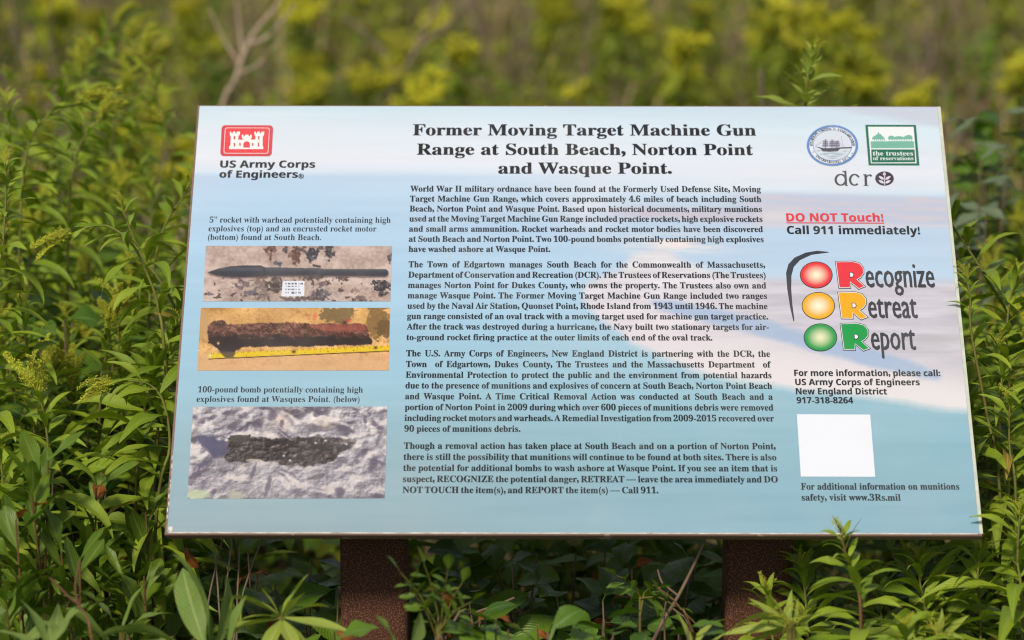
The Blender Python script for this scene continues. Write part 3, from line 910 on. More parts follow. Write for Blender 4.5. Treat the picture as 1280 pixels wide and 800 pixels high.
    def inset(pts, d):
        cx = sum(p[0] for p in pts) / len(pts); cy = sum(p[1] for p in pts) / len(pts)
        out = []
        n = len(pts)
        for i in range(n):
            p0, p1, p2 = pts[i - 1], pts[i], pts[(i + 1) % n]
            def nn(a2, b2):
                dx, dy = b2[0] - a2[0], b2[1] - a2[1]; L = math.hypot(dx, dy) or 1
                return (-dy / L, dx / L)
            n1, n2 = nn(p0, p1), nn(p1, p2)
            bx, by = n1[0] + n2[0], n1[1] + n2[1]
            den = max(.5, (bx * bx + by * by) / 2)
            out.append((p1[0] + bx / den * d, p1[1] + by / den * d))
        return out
    for ox, oy, col in ((0, 0, (242, 50, 66)), (13, 162, (252, 178, 20)), (25, 327, (20, 160, 76))):
        pts = [(x + ox, y + oy) for x, y in Rr]
        k.poly(pts, (48, 50, 62), 0)
        k.poly(inset(pts, 3.4), (250, 240, 244), 1)
        k.poly(inset(pts, 6.6), col, 2)
        cn = [(420 + ox, 211 + oy), (438 + ox, 213 + oy), (448 + ox, 226 + oy), (440 + ox, 240 + oy), (422 + ox, 241 + oy)]
        k.poly(cn, (48, 50, 62), 3)
        k.poly(inset(cn, 3.5), (250, 240, 244), 4)
    g = Ink(base=2)
    k.base = 2
    place_text(k, 'ecognize', 'inter', 1081.8, 359, 1168.2, 31, (58, 60, 70))
    place_text(k, 'etreat', 'inter', 1085.0, 397.6, 1146.2, 31, (58, 60, 70))
    place_text(k, 'eport', 'inter', 1088.6, 437.4, 1144.3, 32, (58, 60, 70))
    k.build('safety_emblem', root, 'red, yellow and green lights beside the words Recognize, Retreat and Report')
    # ---- round seal
    k = Ink(1000, 145, 8.42, 2)
    k.ell(327, 305, 273, 217, (104, 142, 204), 0)
    k.ell(327, 305, 246, 194, (236, 240, 250), 1)
    k.ell(328, 305, 208, 164, (104, 142, 204), 2)
    k.ell(328, 305, 202, 159, (222, 228, 240), 3)
    SK = (78, 72, 92)
    k.poly([(143, 316), (200, 342), (222, 370), (300, 374), (384, 368), (408, 342), (530, 336), (530, 322), (420, 326), (330, 334), (240, 336), (205, 330)], SK, 4)
    for mx_, y0 in ((252, 240), (322, 240), (374, 258)):
        k.line([(mx_, y0), (mx_, 340)], 7, SK, 4)
        for yy, hw in ((262, 26), (284, 32), (306, 34)):
            k.line([(mx_ - hw, yy), (mx_ + hw, yy - 2)], 5, SK, 4)
            k.poly([(mx_ - hw + 4, yy + 3), (mx_ + hw - 4, yy + 1), (mx_ + hw - 2, yy + 17), (mx_ - hw + 2, yy + 19)], (164, 164, 184), 4)
    for x0, y0, x1, y1 in ((143, 316, 252, 244), (374, 260, 470, 330), (420, 210, 440, 320), (322, 244, 374, 300), (252, 242, 322, 290)):
        k.line([(x0, y0), (x1, y1)], 2.5, (140, 142, 164), 4)
    for x0, x1, yy in ((190, 480, 388), (180, 300, 400), (320, 470, 404), (230, 440, 420), (260, 400, 440), (150, 210, 362), (420, 500, 366)):
        k.poly([(x0, yy), ((x0 + x1) / 2, yy - 6), (x1, yy), ((x0 + x1) / 2, yy + 7)], (164, 186, 204), 4)
    k.ell(122, 377, 7, 6, (180, 90, 110), 4, 10); k.ell(536, 388, 7, 6, (180, 90, 110), 4, 10)
    # ring text: glyph by glyph on the circle
    cu, cv = k.m(327, 305)
    ru = float(k.m(327 + 226, 305)[0] - cu); rv = float(cv - k.m(327, 305 + 178)[1])
    def ring(text, a0, a1, h, flip):
        n = len(text)
        for i, ch in enumerate(text):
            if ch == ' ': continue
            t_ = math.radians(a0 + (a1 - a0) * (i + .5) / n)
            V, Fc = glyphs(ch, 'serif')
            V = V - np.array([(V[:, 0].max() + V[:, 0].min()) / 2, CAP['serif'] / 2])
            s_ = h / CAP['serif']
            rot = t_ - PI / 2 if not flip else t_ + PI / 2
            X = (V[:, 0] * math.cos(rot) - V[:, 1] * math.sin(rot)) * s_ + cu + ru * math.cos(t_)
            Yv = (V[:, 0] * math.sin(rot) + V[:, 1] * math.cos(rot)) * s_ + cv + rv * math.sin(t_)
            k.add(np.stack([X, Yv, np.full(len(X), (k.base + 3) * LAY)], 1), Fc, (60, 64, 84))
    ring("EDGARTOWN MARTHA'S VINEYARD MASS", 182, -2, .0036, False)
    ring('INCORPORATED 1671', 217, 318, .0034, True)
    k.build('seal', root, 'round blue town seal with a sailing ship')
    # ---- trustees emblem
    k = Ink(1000, 145, 8.42, 2)
    DG, LG = (34, 112, 88), (124, 188, 168)
    k.poly([(676, 84), (1214, 84), (1252, 513), (711, 513)], DG, 0)
    k.poly([(704, 106), (1190, 105), (1222, 491), (736, 493)], (246, 248, 250), 1)
    k.poly([(731, 261), (1192, 258), (1198, 330), (737, 333)], LG, 2)
    k.poly([(745, 240), (756, 212), (775, 200), (786, 202), (792, 186), (802, 190), (815, 160), (828, 184), (842, 182), (850, 200), (866, 208), (886, 240)], LG, 2)
    k.poly([(915, 240), (920, 214), (936, 201), (962, 200), (985, 212), (1010, 208), (1030, 204), (1060, 208), (1085, 214), (1100, 202), (1118, 196), (1140, 190), (1162, 196), (1176, 212), (1178, 238)], LG, 2)
    for xx in list(range(768, 880, 22)) + list(range(930, 1170, 26)):
        k.rect(xx, 238, xx + 6, 262, LG, 2)
    k.poly([(738, 346), (1200, 345), (1208, 480), (744, 484)], DG, 2)
    W_ = (240, 250, 248)
    place_text(k, 'the trustees', 'serif', 1000 + 758 / 8.42, 145 + 411 / 8.42, 1000 + 1184 / 8.42, 5.6, W_, 3, fat=0)
    place_text(k, 'of reservations', 'serif', 1000 + 760 / 8.42, 145 + 460 / 8.42, 1000 + 1188 / 8.42, 4.6, W_, 3, fat=0)
    k.build('trustees_emblem', root, 'green square emblem with tree silhouettes')
    # ---- dcr
    k = Ink(1000, 145, 8.42, 2)
    GK = (62, 62, 74)
    def arc(cx, cy, rx, ry, a0, a1, w0, w1, n=20):
        out, inn = [], []
        for i in range(n + 1):
            t_ = math.radians(a0 + (a1 - a0) * i / n); w = w0 + (w1 - w0) * abs(math.cos(t_))
            out.append((cx + (rx + w / 2) * math.cos(t_), cy + (ry + w / 2) * math.sin(t_)))
            inn.append((cx + (rx - w / 2) * math.cos(t_), cy + (ry - w / 2) * math.sin(t_)))
        for i in range(n): k.poly([out[i], out[i + 1], inn[i + 1], inn[i]], GK, 0)
    arc(415, 666, 54, 56, 0, 360, 12, 25, 32)
    k.poly([(432, 574), (474, 572), (482, 722), (494, 730), (462, 730), (452, 586), (432, 582)], GK, 1)
    arc(562, 666, 48, 56, 48, 318, 12, 25, 26)
    k.ell(604, 634, 10, 9, GK, 1, 12)
    k.poly([(652, 610), (690, 606), (697, 722), (716, 730), (652, 730), (670, 722), (666, 618), (652, 616)], GK, 0)
    arc(724, 654, 36, 40, 200, 290, 12, 12, 10)
    k.ell(734, 622, 12, 11, GK, 1, 12)
    k.ell(880, 652, 99, 75, (70, 60, 76), 0)
    LF = (232, 222, 236)
    k.line([(882, 600), (882, 722)], 9, LF, 1)
    def lf(x0, y0, x1, y1, w):
        dx, dy = x1 - x0, y1 - y0; L = math.hypot(dx, dy); nx, ny = -dy / L * w, dx / L * w
        k.poly([(x0, y0), (x0 + dx * .35 + nx, y0 + dy * .35 + ny), (x0 + dx * .7 + nx * .8, y0 + dy * .7 + ny * .8), (x1, y1), (x0 + dx * .7 - nx * .8, y0 + dy * .7 - ny * .8), (x0 + dx * .35 - nx, y0 + dy * .35 - ny)], LF, 1)
    lf(880, 628, 878, 584, 17)
    for sgn in (-1, 1):
        lf(882 + 4 * sgn, 664, 882 + 66 * sgn, 628, 14)
        lf(882 + 4 * sgn, 702, 882 + 66 * sgn, 672, 14)
    k.build('leaf_emblem', root, 'dcr lettering with a round dark leaf emblem')

    # posts: square steel tube with rounded corners, cut under the board, with a mounting plate each
    def tube(w, rad, pts, name):
        ring_ = []
        for cx, cy, a0 in ((w - rad, w - rad, 0), (-w + rad, w - rad, 90), (-w + rad, -w + rad, 180), (w - rad, -w + rad, 270)):
            for i in range(5):
                t_ = math.radians(a0 + i * 22.5)
                ring_.append((cx + rad * math.cos(t_), cy + rad * math.sin(t_)))
        n = len(ring_)
        V, Fc = [], []
        for z in pts:
            for x, y in ring_:
                zz = z
                if z == pts[-1]: zz = z + y * slope
                V.append((x, y, zz))
        for r_ in range(len(pts) - 1):
            for i in range(n):
                j = (i + 1) % n
                Fc.append((r_ * n + i, r_ * n + j, (r_ + 1) * n + j, (r_ + 1) * n + i))
        Fc.append(tuple((len(pts) - 1) * n + i for i in range(n)))
        return mesh_of(name, V, Fc, M['rust'], True)
    nrm = SIGN_R @ Vector((0, 0, 1)); up = SIGN_R @ Vector((0, 1, 0))
    slope = up.z / up.y
    for px in (469, 946):
        c0 = P(px, 740, 3.50)
        x = c0.x - root.location.x; y = c0.y - root.location.y
        # height of the board's underside above that spot
        q0 = SIGN_O + up * 0 - nrm * (ST + .004)
        zt = q0.z + (c0.y - q0.y) * slope
        o = link('post', tube(.0385, .008, [-.3, .2, .4, zt], 'post'), root, Matrix.Translation((x, y, 0)))
        pw, ph = .065, .14
        V = [(-pw, -ph, -.002), (pw, -ph, -.002), (pw, ph, -.002), (-pw, ph, -.002), (-pw, -ph, .0022), (pw, -ph, .0022), (pw, ph, .0022), (-pw, ph, .0022)]
        Fc = [(0, 3, 2, 1), (4, 5, 6, 7), (0, 1, 5, 4), (1, 2, 6, 5), (2, 3, 7, 6), (3, 0, 4, 7)]
        cen = Vector((c0.x, c0.y, zt)) + nrm * .0015
        link('mounting_plate', mesh_of('mounting plate', V, Fc, M['rust'], False), root, Matrix.Translation(cen + up * .05 - root.location) @ SIGN_R.to_4x4())


build_sign()
bpy.data.objects.remove(_co)
bpy.data.curves.remove(_cu)

#PLANTS
# ------------------------------------------------------------------ leaves
def leaf_data(width, curl, fold, twist, wave, seed, nseg=7, peak=.42, sharp=1.0, petiole=0.0, lift=0.0, serr=0.0):
    """one leaf of length 1 along +X; returns points, faces and leaf coordinates (across, along)"""
    r = random.Random(seed)
    V, U, Fc = [], [], []
    x = z = 0.0; th = lift; yy = 0.0
    ph = r.uniform(0, 6)
    ks = (-1, -.5, 0, .5, 1)
    for i in range(nseg + 1):
        t = i / nseg
        if i:
            th -= curl / nseg * (0.5 + t)
            x += math.cos(th) / nseg; z += math.sin(th) / nseg
            yy += 0.02 * math.sin(ph + t * 4) / nseg * 4
        tt = max(0, (t - petiole) / (1 - petiole))
        if tt <= 0: w = .012
        else:
            w = width / 2 * (tt / peak) ** .8 if tt < peak else width / 2 * max(0, 1 - ((tt - peak) / (1 - peak)) ** (1.7 * sharp)) ** .9
            w = max(w, .006)
            if serr and 0 < tt < 1: w *= 1 + serr * (1 if i % 2 else -1)
        tw = twist * t
        for k in ks:
            a_ = k * w
            zz = abs(k) * w * fold + wave * w * math.sin(ph + t * 11 + k * 2) * abs(k)
            y1 = a_ * math.cos(tw) - zz * math.sin(tw); z1 = a_ * math.sin(tw) + zz * math.cos(tw)
            V.append((x - z1 * math.sin(th), yy + y1, z + z1 * math.cos(th)))
            U.append((k, t, 0))
    for i in range(nseg):
        for j in range(4):
            p = i * 5 + j
            Fc.append((p, p + 5, p + 6, p + 1))
    return np.array(V), Fc, np.array(U, np.float32)


def leafy_mesh(name, parts, mat, mats=None):
    """join leaf pieces [(V, F, U)] to one mesh with leaf coordinates"""
    Vs, Fs, Us, o = [], [], [], 0
    for V, Fc, U in parts:
        Vs.append(V); Us.append(U); Fs.append(np.array(Fc) + o); o += len(V)
    V = np.concatenate(Vs); Fa = np.concatenate(Fs); U = np.concatenate(Us)
    m = bpy.data.meshes.new(name)
    m.vertices.add(len(V)); m.vertices.foreach_set('co', V.astype(np.float32).ravel())
    m.loops.add(Fa.size); m.loops.foreach_set('vertex_index', Fa.astype(np.int32).ravel())
    m.polygons.add(len(Fa)); m.polygons.foreach_set('loop_start', np.arange(0, Fa.size, Fa.shape[1], dtype=np.int32))
    m.update(calc_edges=True)
    m.polygons.foreach_set('use_smooth', np.ones(len(Fa), bool))
    at = m.attributes.new('leaf_uv', 'FLOAT_VECTOR', 'POINT')
    at.data.foreach_set('vector', U.astype(np.float32).ravel())
    m.materials.append(mat)
    return m


def leaf_set(name, mat, n, **kw):
    r = random.Random(name)
    out = []
    for i in range(n):
        k = {a_: (r.uniform(*v) if isinstance(v, tuple) else v) for a_, v in kw.items()}
        out.append(leafy_mesh(name, [leaf_data(seed=r.random(), **k)], mat))
    return out


M['yellowing'] = leaf_mat('yellowing leaf', (0.42, 0.34, 0.04), (0.30, 0.16, 0.04), (0.45, 0.40, 0.12), (0.10, 0.05, 0.02), 0.25, 0.6)
G_LEAF = leaf_set('goldenrod leaf', M['gold_leaf'], 9, width=(.165, .24), curl=(.3, 1.5), fold=(.15, .5), twist=(-.6, .6), wave=(0, .25), peak=(.36, .48), nseg=8, sharp=.75)
A_LEAF = leaf_set('yellowing leaf', M['yellowing'], 3, width=(.14, .2), curl=(.8, 2.2), fold=(.3, .7), twist=(-1, 1), wave=(.2, .4), nseg=8)
P_LEAF = leaf_set('pale leaf', M['pale_leaf'], 6, width=(.16, .24), curl=(-.2, 1.3), fold=(.2, .5), twist=(-.5, .5), wave=(0, .25), nseg=8, sharp=.75)
B_LEAF = leaf_set('broad leaf', M['broad_leaf'], 7, width=(.55, .78), curl=(.1, .9), fold=(.05, .35), twist=(-.3, .3), wave=(.05, .2), petiole=.12, peak=(.34, .5), nseg=9)
Y_LEAF = leaf_set('bayberry leaf', M['bay_leaf'], 7, width=(.30, .42), curl=(-.3, .8), fold=(.15, .4), twist=(-.4, .4), wave=(.1, .4), peak=(.55, .68), nseg=10, serr=(0, .05))
W_LEAF = leaf_set('wide leaf', M['wide_leaf'], 5, width=(.30, .42), curl=(0, 1.0), fold=(.1, .35), twist=(-.4, .4), wave=(.05, .3), peak=(.45, .55), nseg=10)
O_LEAF = leaf_set('orange leaf', M['red_leaf'], 3, width=(.5, .65), curl=(.4, 1.4), fold=(.2, .6), twist=(-.5, .5), wave=(.2, .4), petiole=.1, nseg=8)
D_LEAF = leaf_set('grey leaf', M['grey_leaf'], 4, width=(.42, .52), curl=(.1, .6), fold=(.1, .3), twist=(-.3, .3), wave=(0, .2), petiole=.08, nseg=7)


def frame(d, roll=0.0):
    """axes: X along d, Z as upward as may be, rolled"""
    d = d.normalized()
    upv = Vector((0, 0, 1)) if abs(d.z) < .97 else Vector((0, 1, 0))
    y = upv.cross(d).normalized()
    z = d.cross(y)
    m = Matrix((d, y, z)).transposed()
    return m @ Matrix.Rotation(roll, 3, 'X')


def put(name, mesh, root_, p, d, s, roll=0.0, wide=1.0):
    R_ = frame(d, roll)
    m = Matrix.Translation(p) @ R_.to_4x4() @ Matrix.Diagonal((s, s * wide, s, 1))
    return link(name, mesh, root_, m)


def catmull(pts, n):
    pts = [pts[0] * 2 - pts[1]] + list(pts) + [pts[-1] * 2 - pts[-2]]
    out = []
    for i in range(1, len(pts) - 2):
        p0, p1, p2, p3 = pts[i - 1:i + 3]
        for k in range(n):
            t = k / n
            out.append(.5 * ((2 * p1) + (p2 - p0) * t + (2 * p0 - 5 * p1 + 4 * p2 - p3) * t * t + (3 * p1 - p0 - 3 * p2 + p3) * t ** 3))
    out.append(pts[-2].copy())
    return out


def tube_data(pts, r0, r1, sides=6):
    V, Fc = [], []
    n = len(pts)
    for i, p in enumerate(pts):
        d = (pts[min(i + 1, n - 1)] - pts[max(i - 1, 0)]).normalized()
        a_ = d.orthogonal().normalized(); b2 = d.cross(a_)
        r = r0 + (r1 - r0) * i / (n - 1)
        for k in range(sides):
            t = 2 * PI * k / sides
            q = p + (a_ * math.cos(t) + b2 * math.sin(t)) * r
            V.append((q.x, q.y, q.z))
    for i in range(n - 1):
        for k in range(sides):
            j = (k + 1) % sides
            Fc.append((i * sides + k, i * sides + j, (i + 1) * sides + j, (i + 1) * sides + k))
    return V, Fc


def tube_mesh(name, chains, mat, sides=6):
    V, Fc = [], []
    for pts, r0, r1 in chains:
        v, f = tube_data(pts, r0, r1, sides)
        o = len(V); V += v; Fc += [tuple(o + i for i in q) for q in f]
    return mesh_of(name, V, Fc, mat)


# bud sprays: an arching twig beset with tiny yellow-green buds (length 1 along +X)
def spray_mesh(seed, dense=1.0, mat='bud'):
    r = random.Random(seed)
    V, Fc = [], []
    def bead(p, s):
        o = len(V)
        for d in ((1.3, 0, 0), (-1, 0, 0), (0, 1, 0), (0, -1, 0), (0, 0, 1), (0, 0, -1)):
            V.append((p.x + d[0] * s, p.y + d[1] * s, p.z + d[2] * s))
        for f in ((0, 2, 4), (2, 1, 4), (1, 3, 4), (3, 0, 4), (2, 0, 5), (1, 2, 5), (3, 1, 5), (0, 3, 5)): Fc.append(tuple(o + i for i in f))
    main = [Vector((t, 0.05 * math.sin(t * 3), .35 * t - .55 * t * t)) for t in [i / 10 for i in range(11)]]
    chains = [(main, .012, .006)]
    n = int(16 * dense)
    for i in range(n):
        t = .12 + .88 * i / n
        p = main[int(t * 10)].lerp(main[min(10, int(t * 10) + 1)], t * 10 % 1)
        for sgn in (-1, 1):
            L = (.20 * (1 - t) + .05) * r.uniform(.7, 1.2)
            d = Vector((.5, sgn * r.uniform(.5, 1), r.uniform(.1, .9))).normalized()
            e_ = p + d * L
            chains.append(([p, p.lerp(e_, .5) + Vector((0, 0, .01)), e_], .005, .003))
            for k in range(int(9 * dense)):
                q = p.lerp(e_, r.uniform(.15, 1.05)) + Vector((r.uniform(-1, 1), r.uniform(-1, 1), r.uniform(-.3, 1))) * .026
                bead(q, r.uniform(.011, .02))
    for pts, a_, b2 in chains:
        v, f = tube_data(pts, a_, b2, 4)
        o = len(V); V += v; Fc += [tuple(o + i for i in q) for q in f]
    return mesh_of('bud spray', V, Fc, M[mat], True)


SPRAY = [spray_mesh(i, 1.0) for i in range(4)]
THIN_SPRAY = [spray_mesh(10 + i, .6) for i in range(2)]


def local_px(path, z, base):
    return [P(x, y, z) - base for x, y in path]


SW2I = (Matrix.Translation(SIGN_O) @ SIGN_R.to_4x4()).inverted()


def hits_board(a_, b2, over):
    """would a leaf from a_ to b2 (world) go through the board, or lie far over its face?"""
    pa, pb = SW2I @ a_, SW2I @ b2
    inside = lambda p, m=0: abs(p.x) < SW / 2 + m and abs(p.y) < SH / 2 + m
    for k in range(7):
        q = pa.lerp(pb, k / 6)
        if inside(q, .004) and -ST - .006 < q.z < .004: return True
    if pa.z * pb.z < 0:
        q = pa.lerp(pb, pa.z / (pa.z - pb.z))
        if inside(q, .004): return True
    if pb.z > 0 and inside(pb, -over): return True
    return False


def goldenrod(path, z, label, group=None, n=34, L=.092, seed=0, tip='tuft', leaves=None, stem='stem', name='goldenrod_plant', zs=None, extra=None, wide=1.0, low=.36, foot=0.0, over=.004):
    """path: places the stem passes, tip first, at depth z; from the last of them the stem goes on to the ground"""
    r = random.Random(seed * 7 + 1)
    leaves = leaves or G_LEAF
    n = int(n * 2.3)
    if zs is None: zs = [z] * len(path)
    pw = [P(x, y, q) for (x, y), q in zip(path, zs)]
    last = pw[-1]; prev = pw[-2]
    sl = (last - prev)
    bx = last.x + max(-.12, min(.12, sl.x / max(.01, -sl.z) * last.z * .35)) + r.uniform(-.02, .02) + foot
    base = Vector((bx, last.y + r.uniform(-.02, .05), 0))
    mid = last.lerp(base, .5) + Vector((sl.x * .12, 0, 0))
    pts = catmull([p - base for p in pw] + [mid - base, Vector((0, 0, 0))], 6)
    e_ = empty(name, base)
    tag(e_, label, 'plant', group)
    link('stem', tube_mesh('stem', [(pts[::-1], .0026, .0010)], M[stem]), e_)
    # arc length positions
    acc = [0]
    for i in range(1, len(pts)): acc.append(acc[-1] + (pts[i] - pts[i - 1]).length)
    total = next((acc[i] for i in range(len(pts)) if pts[i].z < low), acc[-1])
    az = r.uniform(0, 6)
    s0 = .004
    for k in range(n):
        f = (k + .3) / n
        s = s0 + (total - s0) * f ** 1.35
        i = max(1, next((q for q in range(len(acc)) if acc[q] >= s), len(acc) - 1))
        t = (s - acc[i - 1]) / max(1e-6, acc[i] - acc[i - 1])
        p = pts[i - 1].lerp(pts[i], t)
        ax = (pts[i - 1] - pts[i]).normalized()
        az += 2.399 + r.uniform(-.25, .25)
        o = ax.orthogonal().normalized()
        side = Matrix.Rotation(az, 3, ax) @ o
        el = math.radians(68 - 50 * min(1, s / .10) + r.uniform(-12, 12))
        d = side * math.cos(el) + ax * math.sin(el)
        if d.z < -.35: d.z = -.2
        ln = 1.28 * L * (.27 + .81 * min(1, s / .12)) * r.uniform(.78, 1.15) * (1 - .15 * f)
        tipw = base + p + d * ln
        if hits_board(base + p, tipw, over) or hits_board(base + p, tipw - Vector((0, 0, ln * .45)), over): continue
        old = f > .35 and r.random() < .05 and leaves is G_LEAF
        put('leaf', r.choice(A_LEAF if old else leaves), e_, p, d, ln * (.8 if old else 1), r.uniform(-.35, .35), wide)
    tipd = (pts[0] - pts[1]).normalized()
    if tip in ('tuft', 'spray', 'droop'):
        m = 5 if tip == 'tuft' else 7
        for k in range(m):
            q = pts[0].lerp(pts[min(len(pts) - 1, 4)], k / m * (.3 if tip == 'tuft' else .9))
            if tip == 'droop': d = (tipd + Vector((r.uniform(-.5, .5), r.uniform(-.5, .5), r.uniform(.0, .7)))).normalized()
            else: d = (tipd * (1 - .5 * k / m) + Vector((r.uniform(-.8, .8), r.uniform(-.8, .8), r.uniform(.1, .5)))).normalized()
            ln = .024 if tip == 'tuft' else r.uniform(.035, .055)
            put('bud_spray', r.choice(SPRAY if tip != 'tuft' else THIN_SPRAY), e_, q, d, ln, r.uniform(-1, 1))
    if extra: extra(e_, base, r)
    return e_


def leaf_between(parent, base, p0, p1, mesh, wide=1.0, roll=0.0, name='leaf'):
    a_ = P(*p0) - base; b2 = P(*p1) - base
    return put(name, mesh, parent, a_, b2 - a_, (b2 - a_).length, roll, wide)


# ------------------------------------------------------------------ plants in focus, one by one
goldenrod([(86, 300), (104, 286), (135, 283), (165, 305), (185, 345), (198, 385), (208, 470)], 3.60, 'goldenrod whose drooping yellow-green tip arches left beside the rocket photo', n=24, L=.058, seed=1, tip='droop')
goldenrod([(152, 256), (158, 275), (178, 320), (212, 372), (250, 470)], 3.72, 'goldenrod with a small upright bud tip leaning left behind the board edge', n=28, L=.062, seed=2)
goldenrod([(238, 228), (226, 250), (205, 285), (190, 350), (186, 460)], 3.85, 'goldenrod leaning against the upper left edge of the board', n=30, L=.065, seed=3)
goldenrod([(44, 486), (52, 505), (60, 560), (58, 640), (62, 720)], 3.42, 'goldenrod with a dense yellow bud cluster at the lower left edge of the photo', n=26, L=.082, seed=4, tip='spray')
goldenrod([(140, 484), (160, 476), (188, 482), (205, 505), (212, 560), (196, 640)], 3.50, 'goldenrod with yellow buds drooping left beside the tape measure photo', n=28, L=.078, seed=5, tip='droop')
goldenrod([(108, 128), (78, 136), (50, 155), (32, 200), (24, 330)], 4.00, 'goldenrod with a yellowish tip bending right, left of the castle emblem', n=34, L=.07, seed=6, tip='droop')
goldenrod([(8, 126), (12, 160), (12, 230), (8, 330)], 4.05, 'tall leafy goldenrod at the left edge level with the board top', n=36, L=.07, seed=7)
goldenrod([(6, 204), (8, 230), (4, 300), (-6, 400)], 3.62, 'goldenrod with stiff comb-like leaves at the left edge of the photo', n=46, L=.062, seed=8)
goldenrod([(152, 22), (130, 45), (105, 90), (85, 200)], 4.9, 'blurred goldenrod arching right at the top left of the photo', n=34, L=.075, seed=9, tip='droop')
goldenrod([(165, 44), (145, 62), (125, 100), (110, 220)], 5.0, 'second blurred arching goldenrod tip just below the topmost one on the left', n=34, L=.075, seed=10, tip='droop')
goldenrod([(132, 145), (110, 165), (95, 200), (85, 300)], 4.1, 'goldenrod with a thin yellowing side tip left of the board', n=30, L=.06, seed=11, tip='droop')
goldenrod([(228, 398), (214, 420), (206, 470), (196, 560)], 3.62, 'goldenrod fanning narrow leaves against the left edge by the tape measure photo', n=34, L=.075, seed=12)
goldenrod([(204, 448), (190, 470), (178, 530), (170, 620)], 3.62, 'goldenrod with long hanging leaves left of the bomb photo', n=26, L=.105, seed=13, low=.5)
# right-hand side
goldenrod([(1168, 232), (1182, 268), (1206, 305), (1236, 352), (1268, 408), (1300, 500)], 3.72, 'goldenrod leaning left over the upper right edge of the board', n=34, L=.066, over=.02, seed=20, tip='none')
goldenrod([(1208, 348), (1213, 372), (1214, 415), (1234, 520), (1250, 620)], 3.52, 'goldenrod with a yellow bud tip overlapping the right edge of the board', n=30, L=.05, over=.018, seed=21)
goldenrod([(1272, 345), (1262, 380), (1258, 430), (1262, 520)], 3.66, 'leafy goldenrod right of the word Recognize', n=32, L=.082, seed=22)
goldenrod([(1246, 430), (1252, 470), (1250, 540), (1256, 640)], 3.56, 'goldenrod with long level leaves right of the blank white square', n=26, L=.095, seed=23)
goldenrod([(1262, 500), (1262, 560), (1270, 640)], 3.48, 'goldenrod with broad hanging leaves right of the bottom serif lines', n=24, L=.10, seed=24)
goldenrod([(1052, 668), (1057, 692), (1070, 730), (1076, 800)], 3.27, 'goldenrod with a star-shaped yellow tip overlapping the lower edge of the board', n=30, L=.075, seed=25, over=.05, stem='red_stem')
goldenrod([(1018, 66), (1011, 92), (1006, 145)], 3.95, 'single bright goldenrod tip standing above the top edge of the board', n=48, wide=1.5, L=.062, seed=28, leaves=P_LEAF, tip='tuft')
goldenrod([(1148, 700), (1150, 730), (1160, 800)], 3.42, 'goldenrod with long arching leaves under the lower right part of the board', n=26, L=.11, seed=29)
goldenrod([(1225, 690), (1222, 730), (1226, 800)], 3.40, 'goldenrod with hanging leaves under the lower right corner of the board', n=26, L=.11, seed=30)
goldenrod([(1275, 640), (1272, 700), (1278, 780)], 3.36, 'goldenrod at the bottom right edge of the photo', n=26, L=.10, seed=31)
goldenrod([(1000, 705), (1006, 740), (1010, 820)], 3.44, 'goldenrod with drooping leaves right beside the second post', n=24, L=.095, seed=32)
goldenrod([(1095, 715), (1098, 750), (1105, 820)], 3.50, 'dark leafy goldenrod behind the star-shaped tip', n=24, L=.10, seed=33)
goldenrod([(1130, 785), (1135, 820), (1140, 860)], 3.2, 'goldenrod top with level leaves at the bottom edge below the blank white square', n=16, L=.10, seed=34)
goldenrod([(0, 560), (4, 620), (0, 720)], 3.42, 'goldenrod with hanging leaves at the left edge level with the bomb photo', n=24, L=.09, seed=35)


# thicket stems beside the board: alike, in two groups
def thicket(specs, label, group):
    for i, (x, y, z, s) in enumerate(specs):
        r = random.Random(s)
        ln = r.uniform(-25, 25)
        lb, gp = label, group
        if 'thicket' in label:
            side_ = 'left' in label
            q = (x if side_ else 1280 - x) / (210 if side_ else 80)
            xs_ = 'at the %s edge of the photo' % ('left' if side_ else 'right') if q < .33 else ('midway between %s photo edge and board' % ('left' if side_ else 'right') if q < .7 else 'close beside the %s edge of the board' % ('left' if side_ else 'right'))
            ys_ = ('title', 'first paragraph', 'second paragraph', 'third paragraph', 'fourth paragraph')[min(4, max(0, int((y - 140) // 95)))]
            lb = 'goldenrod %s, tip level with the %s' % (xs_, ys_)
            gp = group + ', ' + xs_ + ', ' + ys_
        goldenrod([(x, y), (x - ln * .3, y + 35), (x - ln, y + 110)], z, lb, gp, n=30, L=r.uniform(.06, .085), seed=s, tip=r.choice(['tuft', 'spray', 'droop', 'tuft']))


r0 = random.Random(11)
left_spots = []
for i in range(46):
    z = r0.uniform(3.7, 4.9)
    x = -60 + 265 * ((i * .618) % 1) + r0.uniform(-8, 8)
    y = (170 + (4.9 - z) * 230 + r0.uniform(-70, 90)) if z < 4.5 else r0.uniform(60, 200)
    left_spots.append((x, y, z, 100 + i))
thicket(left_spots, 'leafy goldenrod stem in the dense thicket left of the board', 'goldenrod thicket left of the board')
right_spots = []
for i in range(26):
    z = r0.uniform(3.75, 4.9)
    x = 1215 + 130 * ((i * .618) % 1) + r0.uniform(-8, 8)
    y = (235 + (4.9 - z) * 220 + r0.uniform(-50, 70))
    right_spots.append((x, y, z, 200 + i))
thicket(right_spots, 'leafy goldenrod stem in the thicket right of the board', 'goldenrod thicket right of the board')


back_spots = []  # mostly unseen stems, added behind the board to block skylight from there
for i in range(34):
    z = 3.95 + 1.35 * ((i * .37) % 1)
    x = 180 + 1060 * ((i * .618) % 1) + r0.uniform(-15, 15)
    zt = r0.uniform(.70, .90)
    y = 400 - F * math.tan(PITCH - math.atan((CAM_H - zt) / z))
    back_spots.append((x, y, z, 300 + i))
thicket(back_spots, 'leafy goldenrod stem behind the board, its tip hidden', 'goldenrod thicket behind the board')


